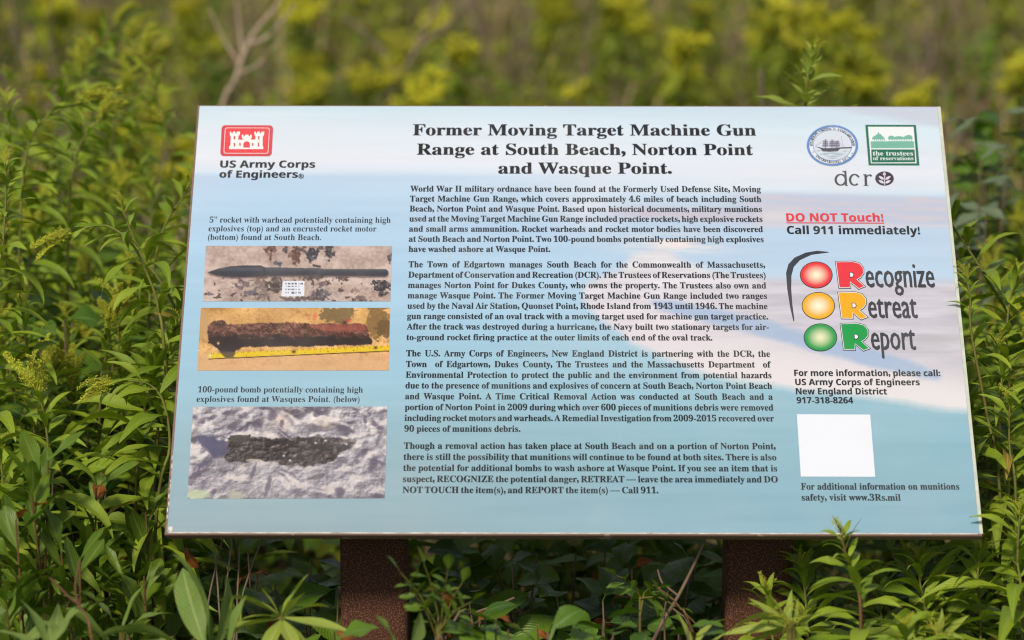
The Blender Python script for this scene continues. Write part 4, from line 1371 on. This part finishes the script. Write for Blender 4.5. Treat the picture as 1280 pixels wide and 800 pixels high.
# ------------------------------------------------------------------ broad-leaved shrubs
def shrub(px, py, z, label, group=None, leaves=None, n=40, spread=.16, L=(.045, .07), seed=0, depth=.3, name='broadleaf_shrub', cat='shrub', stemmat='twig', odd=0, up=.4, stems=5):
    r = random.Random(seed * 13 + 5)
    leaves = leaves or B_LEAF
    top = P(px, py, z)
    base = Vector((top.x, top.y, 0))
    e_ = empty(name, base)
    tag(e_, label, cat, group)
    chains, tips = [], []
    for i in range(stems):
        a_ = i / stems * 2 * PI + r.uniform(-.4, .4); q = r.uniform(.25, 1) * spread if i else 0
        t = Vector((math.cos(a_) * q, math.sin(a_) * q * .8, top.z - r.uniform(0, .1) * (i > 0)))
        m1 = Vector((t.x * .3 + r.uniform(-.02, .02), t.y * .3, t.z * .45))
        pts = catmull([Vector((t.x * .05, t.y * .05, -.01)), m1, t], 6)
        chains.append((pts, .003, .0011)); tips.append(pts)
    link('stem', tube_mesh('stem', chains, M[stemmat]), e_)
    k = 0
    for i in range(n):
        pts = tips[i % stems]
        f = 1 - (i // stems) / max(1, n / stems)           # from tip down
        zlo = top.z - depth
        zz = zlo + (pts[-1].z - zlo) * f ** .8
        j = next((q for q in range(1, len(pts)) if pts[q].z >= zz), len(pts) - 1)
        t = (zz - pts[j - 1].z) / max(1e-5, pts[j].z - pts[j - 1].z)
        p = pts[j - 1].lerp(pts[j], min(1, t))
        a_ = i * 2.399 + r.uniform(-.4, .4)
        el = math.radians(r.uniform(-15, 45) if up < .6 else r.uniform(25, 70))
        d = Vector((math.cos(a_) * math.cos(el), math.sin(a_) * math.cos(el), math.sin(el)))
        if k < odd and r.random() < .08:
            k += 1
            o = put('leaf', r.choice(O_LEAF), e_, p, d, r.uniform(*L) * .5, r.uniform(-.8, .8)); o['label'] = 'orange autumn leaf'
        else:
            put('leaf', r.choice(leaves), e_, p, d, r.uniform(*L), r.uniform(-.6, .6))
    return e_


r0 = random.Random(5)
for i, (x, y, z, lab) in enumerate([
        (310, 688, 3.62, 'dark broad-leaved shrub under the lower left of the board'),
        (388, 700, 3.50, 'dark broad-leaved shrub just left of the first post'),
        (560, 692, 3.66, 'dark broad-leaved shrub just right of the first post'),
        (640, 700, 3.50, 'dark broad-leaved shrub under the fourth paragraph, nearer the first post'),
        (720, 690, 3.62, 'dark broad-leaved shrub under the middle of the board'),
        (790, 712, 3.46, 'dark broad-leaved shrub under the board, nearer the second post'),
        (868, 690, 3.60, 'dark broad-leaved shrub just left of the second post'),
        (930, 700, 3.85, 'dark broad-leaved shrub behind the second post'),
        (470, 700, 3.90, 'dark broad-leaved shrub behind the first post'),
        (1020, 705, 3.75, 'dark broad-leaved shrub just right of the second post'),
        (240, 700, 3.72, 'dark broad-leaved shrub behind the lower left corner of the board')]):
    shrub(x, y, z, lab, None, n=40, spread=.13, L=(.045, .075), seed=i, odd=3)
for i, (x, y, z, lab) in enumerate([
        (600, 770, 3.36, 'low broad-leaved shrub at the bottom edge right of the first post'),
        (700, 765, 3.32, 'low broad-leaved shrub at the bottom edge under the middle of the board'),
        (830, 770, 3.36, 'low broad-leaved shrub at the bottom edge left of the second post'),
        (545, 790, 3.28, 'low broad-leaved shrub behind the small rose leaves')]):
    shrub(x, y, z, lab, None, n=26, spread=.10, L=(.035, .058), seed=30 + i, odd=3, depth=.15)
for i, (x, y, z, lab) in enumerate([
        (620, 772, 3.20, 'light-leaved low shrub at the bottom edge, first one right of the rose leaflets'),
        (685, 790, 3.16, 'light-leaved low shrub at the bottom edge below the word Call'),
        (755, 775, 3.20, 'light-leaved low shrub at the bottom edge below the last paragraph line end'),
        (860, 785, 3.18, 'light-leaved low shrub at the bottom edge left of the second post'),
        (420, 800, 3.16, 'light-leaved low shrub at the foot of the first post')]):
    shrub(x, y, z, lab, None, n=24, spread=.07, L=(.03, .05), seed=230 + i, odd=2, depth=.10)
goldenrod([(958, 738), (962, 770), (968, 840)], 3.34, 'goldenrod with long leaves crossing the front of the second post', n=22, L=.085, seed=36)
for i, (x, y, z, lab) in enumerate([
        (60, 575, 3.34, 'bayberry bush with a reddish stem and wavy upright leaves at the lower left'),
        (120, 610, 3.42, 'bayberry bush left of the lower left corner of the board'),
        (182, 640, 3.46, 'bayberry bush touching the lower left corner of the board'),
        (20, 650, 3.28, 'bayberry bush at the bottom left edge of the photo'),
        (100, 700, 3.30, 'short bayberry bush at the bottom left, left of the wide pale leaves'),
        (180, 720, 3.38, 'short bayberry bush behind the wide pale leaves')]):
    shrub(x, y, z, lab, None, Y_LEAF, n=34, spread=.06, L=(.045, .065), seed=50 + i, depth=.24, name='bayberry_bush', stemmat='red_stem', up=1, stems=3, odd=1)
for i, (x, y, z) in enumerate([(20, 420, 3.95), (80, 400, 3.9), (140, 430, 3.9), (190, 500, 3.85), (40, 540, 3.7), (110, 540, 3.75), (160, 590, 3.7), (30, 330, 4.1), (110, 330, 4.15)]):
    shrub(x, y, z, 'dark broad-leaved shrub deep in the thicket left of the board', 'dark shrubs in the left thicket', n=40, spread=.14, seed=70 + i, depth=.35, odd=0)
for i, (x, y, z) in enumerate([(1250, 420, 3.95), (1290, 520, 3.8), (1240, 560, 3.8), (1280, 330, 4.2), (1240, 690, 3.65)]):
    shrub(x, y, z, 'dark broad-leaved shrub deep in the thicket right of the board', 'dark shrubs in the right thicket', n=40, spread=.14, seed=90 + i, depth=.35, odd=0)
shrub(1250, 140, 4.5, 'shrub with greyish oval leaves beyond the upper right corner of the board', None, D_LEAF, n=44, spread=.16, L=(.05, .07), seed=120, depth=.35)
for i, (x, y, z, lab) in enumerate([(1215, 150, 4.9, 'dark shrub behind the upper right corner of the board'), (1268, 200, 4.8, 'dark shrub at the upper right edge of the photo, lower one'), (1280, 120, 5.2, 'dark shrub at the upper right edge of the photo, upper one')]):
    shrub(x, y, z, lab, None, n=60, spread=.18, L=(.05, .075), seed=130 + i, depth=.4)
shrub(1225, 200, 4.3, 'second greyish oval-leaved shrub, lower and nearer the upper right corner', None, D_LEAF, n=36, spread=.10, L=(.045, .06), seed=121, depth=.3)


# wide pale leaves, the pale star, the rose sprig
def leaf_plant(name, foot, z, label, specs, leaves, wide=1.0, stem='stem', cat='plant', group=None):
    """specs: (x0, y0, x1, y1, dz0, dz1, mesh index, roll)"""
    f = P(foot[0], foot[1], z)
    base = Vector((f.x, f.y, 0))
    e_ = empty(name, base); tag(e_, label, cat, group)
    c0 = f - base
    chains = [([Vector((0, 0, -.01)), Vector((.004, 0, c0.z * .5)), c0], .004, .002)]
    for s_ in specs:
        q = P(s_[0], s_[1], z + s_[4]) - base
        if (q - c0).length > .006: chains.append(([c0 - Vector((0, 0, .03)), c0.lerp(q, .5) - Vector((0, 0, .012)), q], .002, .0012))
    link('stem', tube_mesh('stem', chains, M[stem]), e_)
    for x0, y0, x1, y1, d0, d1, mi, ro in specs:
        leaf_between(e_, base, (x0, y0, z + d0), (x1, y1, z + d1), leaves[mi % len(leaves)], wide, ro)
    return e_


leaf_plant('wide_leaf_plant', (262, 830), 3.16, 'tall upright pale leaf plant with brown spots below the lower left corner of the board',
           [(262, 812, 262, 676, 0, .03, 0, 1.35), (268, 815, 292, 715, 0, .05, 1, 1.2), (258, 810, 205, 700, 0, .06, 2, -1.0), (285, 810, 298, 745, 0, -.02, 3, 1.2)], W_LEAF, .95)
leaf_plant('wide_leaf_plant', (205, 815), 3.16, 'flat spreading pale leaf plant at the bottom left below the corner of the board',
           [(235, 812, 135, 752, 0, .03, 0, .5), (230, 815, 172, 790, 0, -.03, 3, .2), (150, 822, 92, 750, .02, .1, 1, .9), (60, 815, 78, 745, .03, .06, 2, .6), (20, 808, 92, 762, .02, .05, 4, .4)], W_LEAF, .9)
leaf_plant('wide_leaf_plant', (505, 830), 3.12, 'two pale curled leaves in front of the first post',
           [(498, 815, 482, 762, 0, .02, 2, 1.2), (512, 815, 530, 762, 0, .03, 1, 1.1)], W_LEAF, 1.2)
leaf_plant('pale_leaf_plant', (353, 778), 3.2, 'star of narrow yellow-green leaves left of the first post',
           [(352, 772, 283, 713, 0, .03, 0, .5), (350, 770, 327, 733, 0, .0, 1, .3), (352, 768, 382, 714, 0, .03, 2, -.7), (354, 772, 404, 738, 0, .05, 3, -.4), (355, 772, 440, 790, 0, -.03, 4, .2), (354, 776, 378, 815, 0, -.06, 5, 0),
            (351, 776, 320, 812, 0, -.06, 0, 0), (349, 774, 238, 793, 0, -.02, 2, .2), (348, 771, 296, 762, 0, -.01, 3, .3), (352, 770, 310, 750, 0, .02, 4, .6), (355, 770, 378, 736, 0, -.02, 5, -.4), (356, 776, 400, 822, 0, .0, 1, 0)], P_LEAF, 1.35)
leaf_plant('wide_leaf_plant', (60, 830), 3.12, 'broad light green leaves in the bottom left corner of the photo',
           [(60, 815, 30, 742, 0, .04, 1, .5), (62, 812, 96, 738, 0, .04, 2, -.6), (58, 818, 2, 775, 0, .02, 3, .3), (70, 818, 128, 800, 0, 0, 0, -.2), (64, 808, 64, 752, 0, .06, 4, 0)], W_LEAF, .85)
leaf_plant('wide_leaf_plant', (150, 800), 3.24, 'light green leaves crossing below the bayberry bushes',
           [(150, 790, 112, 722, 0, .03, 2, .6), (152, 788, 176, 716, 0, .03, 3, -.6), (155, 792, 205, 742, 0, .02, 4, -.4), (146, 795, 88, 782, 0, 0, 0, .3)], W_LEAF, .8)
leaf_plant('wide_leaf_plant', (680, 830), 3.2, 'three light leaves at the bottom edge under the middle of the board',
           [(680, 815, 640, 765, 0, .03, 2, .6), (682, 812, 706, 752, 0, .03, 3, -.6), (684, 818, 738, 780, 0, .02, 4, -.3)], W_LEAF, .9)
leaf_plant('wide_leaf_plant', (868, 830), 3.2, 'light shoot at the bottom edge left of the second post',
           [(868, 818, 846, 762, 0, .03, 1, .6), (870, 815, 888, 752, 0, .03, 0, -.6), (872, 820, 912, 786, 0, .02, 4, -.3)], P_LEAF, 1.3)
leaf_plant('pale_leaf_plant', (285, 800), 3.20, 'small upright pale shoot left of the star of narrow leaves',
           [(285, 800, 292, 744, 0, 0, 1, .8), (284, 802, 300, 756, 0, .02, 2, .5), (284, 802, 270, 770, 0, .02, 3, .5)], P_LEAF, 1.2)

LEAFLET = leaf_set('leaflet', M['bay_leaf'], 4, width=(.45, .6), curl=(.1, .5), fold=(.1, .3), twist=(-.2, .2), wave=(0, .1), petiole=.06, nseg=6)


def rose(label, foot, z, stalks, seed=0):
    r = random.Random(seed)
    f = P(foot[0], foot[1], z)
    base = Vector((f.x, f.y, 0)); c0 = f - base
    e_ = empty('rose_sprig', base); tag(e_, label, 'plant')
    chains = [([Vector((0, 0, -.01)), Vector((.003, 0, c0.z * .5)), c0], .0025, .0016)]
    todo = []
    for x0, y0, x1, y1, n in stalks:
        a_ = P(x0, y0, z) - base; b2 = P(x1, y1, z - .03) - base
        m1 = a_.lerp(b2, .5) + Vector((0, 0, .006))
        pts = catmull([a_, m1, b2], 5)
        chains.append((pts, .0012, .0006))
        if (a_ - c0).length > .01: chains.append(([c0, a_], .0016, .0012))
        d = (b2 - a_).normalized()
        for k in range(n):
            q = a_.lerp(b2, .35 + .6 * k / n)
            sd_ = d.cross(Vector((0, -1, 0))).normalized()
            for s_ in (-1, 1): todo.append((q, d * .7 + sd_ * s_ + Vector((0, r.uniform(-.3, .3), 0)), r.uniform(.016, .023)))
        todo.append((b2, d, .024))
    link('stem', tube_mesh('stem', chains, M['stem'], 5), e_)
    for q, d, ln in todo: put('leaflet', r.choice(LEAFLET), e_, q, d, ln, r.uniform(-.9, .2))
    return e_


rose('sprig of small paired rose leaflets overlapping the right edge of the first post', (548, 800), 3.18,
     [(545, 780, 500, 715, 3), (548, 770, 530, 705, 3), (552, 775, 560, 712, 3), (553, 785, 578, 728, 2), (548, 790, 590, 752, 3), (545, 795, 520, 745, 2)], 1)
rose('sprig of small leaflets hanging beside the second post', (800, 770), 3.34, [(800, 745, 770, 720, 2), (805, 742, 826, 735, 3), (800, 748, 845, 758, 2)], 2)


# pale star tips with curled bracts and a few buds
def star_tip(label, foot, z, tips, seed):
    e_ = leaf_plant('goldenrod_plant', (foot[0], foot[1] + 30), z, label,
                    [(foot[0] + (x - foot[0]) * .08, foot[1] + i % 3 * 5, x, y, 0, (i % 5 - 2) * .012, i, (-1) ** i * .7) for i, (x, y) in enumerate(tips)], P_LEAF, 1.0)
    r = random.Random(seed)
    b0 = e_.location
    for q in range(9):
        p = P(foot[0] + r.uniform(-14, 18), foot[1] + r.uniform(-8, 12), z - .01) - b0
        put('bud_spray', THIN_SPRAY[q % 2], e_, p, Vector((r.uniform(-1, 1), r.uniform(-.5, .5), r.uniform(.2, 1))), .022, r.uniform(-1, 1))


star_tip('pale goldenrod tip with curled bracts in front of the right side of the second post', (990, 776), 3.24,
         [(902, 754), (936, 748), (964, 740), (983, 733), (1000, 748), (1026, 759), (1015, 786), (899, 795), (950, 790), (975, 752), (1010, 768), (948, 768), (968, 800), (1000, 805), (930, 802)], 1)
star_tip('yellow bud head with pale bracts at the bottom edge, right of the star-shaped tip', (1170, 792), 3.22,
         [(1144, 770), (1157, 765), (1177, 760), (1195, 764), (1214, 769), (1140, 797), (1208, 792), (1150, 812), (1190, 815), (1165, 772), (1185, 775)], 2)

# bare twigs
def bare(label, chains_px, z, mat, name='bare_twig', group=None, cat='twig', r_=.003):
    """chains_px: list of (points, radius at start, radius at end); the first starts at the ground side"""
    first = P(*chains_px[0][0][0], z)
    nxt = P(*chains_px[0][0][1], z); dd = first - nxt
    off = max(-.2, min(.2, dd.x / max(.02, -dd.z) * first.z * .55))
    base = Vector((first.x + off, first.y, 0))
    e_ = empty(name, base); tag(e_, label, cat, group)
    for i, (pts, a_, b2) in enumerate(chains_px):
        w = [P(x, y, z + (q[0] if q else 0)) - base for x, y, *q in pts]
        if i == 0: w = [Vector((0, 0, -.01)), Vector((w[0].x * .35, 0, w[0].z * .5))] + w
        link('main_stem' if i == 0 else 'branch', tube_mesh('branch', [(catmull(w, 4), a_, b2)], M[mat]), e_)
    return e_


bare('bare grey forked branch rising above the castle emblem', [([(276, 138), (290, 110), (304, 70), (318, 40), (345, 8), (360, -20)], .0062, .003), ([(304, 70), (300, 40), (296, 0)], .004, .002), ([(310, 55), (335, 45), (370, 5)], .004, .002),
     ([(296, 92), (320, 82), (350, 50)], .003, .0015), ([(300, 80), (280, 50), (262, 10)], .003, .0015)], 5.8, 'pale_dead', 'dead_branch', cat='branch')
bare('blurred pale forked branch above the left part of the title', [([(470, 140), (500, 100), (530, 40), (552, -10)], .009, .006), ([(500, 100), (470, 55), (430, 20)], .006, .004), ([(520, 60), (560, 30), (600, -20)], .006, .004)], 7.4, 'dead', 'dead_branch', cat='branch')
bare('crooked grey twig left of the second post', [([(800, 850), (822, 790), (848, 745), (868, 705), (882, 672)], .0032, .0016), ([(848, 745), (828, 728), (822, 712)], .0016, .001), ([(840, 760), (858, 775), (868, 800)], .0014, .001)], 3.40, 'twig')
bare('thin reddish twig lying over the leaves left of the second post', [([(870, 800), (850, 760), (836, 745), (822, 735)], .0018, .001), ([(850, 760), (880, 790)], .0012, .0008)], 3.36, 'red_stem')
bare('slanting pale twig right of the first post', [([(560, 790), (590, 768), (620, 757), (643, 747)], .0024, .0012)], 3.38, 'twig')
bare('thin reddish twig at the bottom edge right of the first post', [([(548, 820), (556, 795), (575, 783), (602, 778)], .0018, .001)], 3.20, 'red_stem')
for i, (x, y, dx) in enumerate([(272, 690, -4), (284, 684, 6), (298, 680, 2), (312, 676, 18), (268, 676, 12)]):
    bare('thin dry stalk under the lower left of the board', [([(x - dx, 790), (x, y + 40), (x + dx, y - 8)], .0014, .0009)], 3.42, 'dead', 'dry_stalk', 'dry stalks under the lower left of the board', 'stalk')
bare('red-stemmed bare shoot at the bottom left among the bayberry', [([(120, 830), (108, 770), (85, 745), (62, 722)], .002, .0012), ([(100, 762), (94, 735), (100, 700)], .0018, .001)], 3.14, 'red_stem')
for x, y, x2, y2, z, lab in ((232, 682, 236, 712, 3.40, 'orange leaf hanging below the lower left corner of the board'), (378, 728, 382, 744, 3.5, 'curled red-orange leaf behind the star of narrow leaves'),
                         (552, 740, 564, 758, 3.2, 'small orange leaf among the rose leaflets'), (418, 790, 438, 796, 3.3, 'curled brown-orange leaf at the foot of the first post'),
                         (546, 775, 552, 788, 3.2, 'dried reddish bud below the rose leaflets'), (158, 378, 163, 390, 3.9, 'yellow-orange leaf in the thicket left of the tape measure photo'), (672, 786, 680, 798, 3.3, 'orange leaf at the bottom edge under the middle of the board')):
    a_ = P(x, y, z); b2 = P(x2, y2, z - .01)
    base = Vector((a_.x, a_.y + .02, 0))
    e_ = empty('autumn_shoot', base); tag(e_, lab, 'leaf')
    link('stem', tube_mesh('stem', [(catmull([Vector((0, 0, -.01)), Vector((.01, .01, a_.z * .6)), a_ - base], 4), .0016, .0008)], M['red_stem'], 5), e_)
    put('leaf', O_LEAF[int(x) % 3], e_, a_ - base, b2 - a_, (b2 - a_).length * 1.1, 1.1, 1.0)

# ------------------------------------------------------------------ meadow behind: blurred plants
def joined(pieces_, n, h0, h1, L, seed, spread=0.0, mat=None, el=(10, 50)):
    r = random.Random(seed)
    out = []
    for i in range(n):
        V, Fc, U = r.choice(pieces_)
        z = h0 + (h1 - h0) * (i + r.random()) / n
        a_ = i * 2.399; e2 = math.radians(r.uniform(*el))
        d = Vector((math.cos(a_) * math.cos(e2), math.sin(a_) * math.cos(e2), math.sin(e2)))
        R_ = np.array(frame(d, r.uniform(-.5, .5)))
        q = r.uniform(0, spread); b2 = r.uniform(0, 6.28)
        out.append(((V * (L * r.uniform(.7, 1.2))) @ R_.T + np.array([math.cos(b2) * q, math.sin(b2) * q, z]), Fc, U))
    return leafy_mesh('foliage', out, mat)


SIMPLE = [leaf_data(.24, c, .3, 0, .1, i, nseg=3) for i, c in enumerate((.3, .8, 1.3))]
SIMPLE_B = [leaf_data(.5, c, .2, 0, .1, i, nseg=3) for i, c in enumerate((.3, .8))]
fol_a = [joined(SIMPLE, 120, .12, .62, .085, 40 + i, 0, M['far_leaf']) for i in range(4)]
fol_b = [joined(SIMPLE_B, 110, .1, .52, .055, 50 + i, .14, M['far_leaf']) for i in range(4)]
fol_d = [joined(SIMPLE_B, 110, .1, .50, .055, 60 + i, .15, M['broad_leaf']) for i in range(2)]
fol_r = joined(SIMPLE_B, 80, .1, .46, .045, 66, .12, leaf_mat('russet leaf', (0.22, 0.10, 0.03), (0.14, 0.06, 0.03), (0.2, 0.12, 0.05)))


def plume(seed, w=.07, h=.09):
    r = random.Random(seed)
    V, Fc = [], []
    for i in range(90):
        t = r.random() ** .7; a_ = r.uniform(0, 6.28); q = w * (1 - t * .75) * math.sqrt(r.random())
        q = w * (.35 + .65 * t) * math.sqrt(r.random())
        c0 = Vector((math.cos(a_) * q, math.sin(a_) * q, h * t + .02 * (q / w) * t)); s = r.uniform(.005, .010)
        o = len(V)
        for d in ((1, 0, 0), (-1, 0, 0), (0, 1, 0), (0, -1, 0), (0, 0, 1), (0, 0, -1)): V.append(tuple(c0 + Vector(d) * s))
        for f in ((0, 2, 4), (2, 1, 4), (1, 3, 4), (3, 0, 4), (2, 0, 5), (1, 2, 5), (3, 1, 5), (0, 3, 5)): Fc.append(tuple(o + k for k in f))
    return mesh_of('plume', V, Fc, M['plume'], False)


plumes = [plume(i, w, h) for i, (w, h) in enumerate(((.055, .028), (.038, .03), (.068, .03)))]
stems_m = [tube_mesh('stem', [([Vector((0, 0, 0)), Vector((.02 * s, .01, .35)), Vector((0, 0, .66))], .004, .002)], M['stem'], 5) for s in (-1, 1)]


def dead_mesh(seed):
    r = random.Random(seed)
    ch = []
    for i in range(7):
        a_ = r.uniform(0, 6.28); sp = r.uniform(.02, .14); h = r.uniform(.45, .8)
        t = Vector((math.cos(a_) * sp, math.sin(a_) * sp, h))
        m1 = Vector((t.x * .3, t.y * .3, h * .5))
        ch.append(([Vector((0, 0, 0)), m1, t], .0055, .002))
        for k in range(3):
            b2 = r.uniform(0, 6.28); q = m1.lerp(t, r.uniform(0, .7))
            ch.append(([q, q + Vector((math.cos(b2) * .06, math.sin(b2) * .06, .12))], .003, .0015))
    return tube_mesh('dead stalks', ch, M['dead'], 5)


deads = [dead_mesh(i) for i in range(4)]
ZN = ('left-hand thicket', 'castle emblem', 'left half of the title', 'right half of the title', 'space between title and seal', 'round seal and green emblem', 'upper right corner of the board')
zone = lambda x: ZN[0 if x < 230 else 1 if x < 420 else 2 if x < 640 else 3 if x < 850 else 4 if x < 1000 else 5 if x < 1170 else 6]
r0 = random.Random(21)
protos = {}
for i in range(296):
    z = 5.4 + 7.1 * ((i * .7548) % 1) ** 1.15
    x = -150 + 1580 * ((i * .5698) % 1) + r0.uniform(-20, 20)
    p = P(x, 400, z)
    u = r0.random()
    s = r0.uniform(.8, 1.25)
    if x > 1170 and z < 7.5: u = .5 + .34 * u
    kind = 'gold' if u < .38 else ('bush' if u < .84 else 'dead')
    if z < 5.8 and kind == 'gold' and 230 < x < 1200: s = min(s, 1.0)
    zn = zone(x)
    dist = 'nearer' if z < 7 else ('middle-distance' if z < 9.5 else 'farther')
    if kind == 'gold':
        e_ = empty('goldenrod_plant', (p.x, p.y, 0))
        tag(e_, 'blurred %s flowering goldenrod, beyond the ' % dist + zn, 'plant', 'flowering goldenrods in the meadow, %s, ' % dist + zn)
        link('stem', stems_m[i % 2], e_)
        link('foliage', fol_a[i % 4], e_)
        for k in range(r0.choice((1, 2, 3))):
            o = link('flower_plume', plumes[(i + k) % 3], e_)
            o.location = (r0.uniform(-.06, .06) * (k > 0), r0.uniform(-.06, .06) * (k > 0), .61 - .05 * k)
            o.rotation_euler = (r0.uniform(-.5, .5), r0.uniform(-.5, .5), r0.uniform(0, 6))
    elif kind == 'bush':
        e_ = empty('meadow_bush', (p.x, p.y, 0))
        tag(e_, 'blurred %s green bush, beyond the ' % dist + zn, 'bush', 'green bushes in the meadow, %s, ' % dist + zn)
        link('stem', stems_m[i % 2], e_)
        q = r0.random()
        link('foliage', fol_b[i % 4] if q < .52 else (fol_d[i % 2] if q < .87 else fol_r), e_)
        if q >= .87: e_['label'] = e_['label'].replace('green', 'russet'); e_['group'] = e_['group'].replace('green', 'russet')
    else:
        e_ = empty('dead_stalk_clump', (p.x, p.y, 0))
        tag(e_, 'blurred %s clump of dry grey stalks, beyond the ' % dist + zn, 'stalks', 'dry stalk clumps in the meadow, %s, ' % dist + zn)
        link('stalks', deads[i % 4], e_)
    e_.rotation_euler = (0, 0, r0.uniform(0, 6.28))
    e_.scale = (s, s, s * r0.uniform(.9, 1.1))


# ------------------------------------------------------------------ undergrowth nobody could count
def cover(name, n, ylo, yhi, zlo, zhi, L, data, mat, seed, label, el=(-10, 60), xw=(.30, 2.2), power=1.0):
    g = np.random.default_rng(seed)
    V0 = [d[0] for d in data]; F0 = np.array(data[0][1]); U0 = data[0][2]
    y = ylo + (yhi - ylo) * g.random(n) ** power
    x = (g.random(n) * 2 - 1) * (y * xw[0] + xw[1])
    z = zlo + (zhi - zlo) * g.random(n)
    if zlo == zhi: z = np.full(n, zlo)
    a_ = g.random(n) * 2 * PI; e2 = np.radians(el[0] + (el[1] - el[0]) * g.random(n)); s = L * (.6 + .8 * g.random(n))
    d = np.stack([np.cos(a_) * np.cos(e2), np.sin(a_) * np.cos(e2), np.sin(e2)], 1)
    yv = np.stack([-np.sin(a_), np.cos(a_), np.zeros(n)], 1)
    zv = np.cross(d, yv)
    ch = g.integers(0, len(V0), n)
    base = np.stack([V0[c] for c in range(len(V0))])[ch]          # n, k, 3
    W_ = (base[:, :, 0:1] * d[:, None] + base[:, :, 1:2] * yv[:, None] + base[:, :, 2:3] * zv[:, None]) * s[:, None, None] + np.stack([x, y, z], 1)[:, None]
    k = W_.shape[1]
    Fa = (F0[None] + (np.arange(n) * k)[:, None, None]).reshape(-1, 4)
    U = np.tile(U0, (n, 1))
    o = link(name, leafy_mesh(name, [(W_.reshape(-1, 3), Fa, U)], mat))
    return tag(o, label, 'undergrowth', kind='stuff')


BLADE = [leaf_data(.035, c, .1, 0, 0, i, nseg=3) for i, c in enumerate((.3, .9, 1.6))]
M['cover_leaf'] = leaf_mat('undergrowth leaf', (0.12, 0.17, 0.012), (0.32, 0.33, 0.022), (0.14, 0.19, 0.05), (0.10, 0.05, 0.02), 0.25, 0.6)
cover('undergrowth', 46000, 3.9, 19, .03, .48, .075, SIMPLE_B, M['cover_leaf'], 1, 'dense low leafy undergrowth covering the meadow behind the board')
cover('undergrowth', 11000, 2.7, 4.6, .03, .52, .065, SIMPLE_B, M['broad_leaf'], 2, 'dark low leaves under and around the board', xw=(.3, .5))
cover('dry_grass', 14000, 4.6, 18, 0, .2, .42, BLADE, M['straw'], 3, 'dry straw-coloured grass standing between the meadow plants', el=(45, 88))
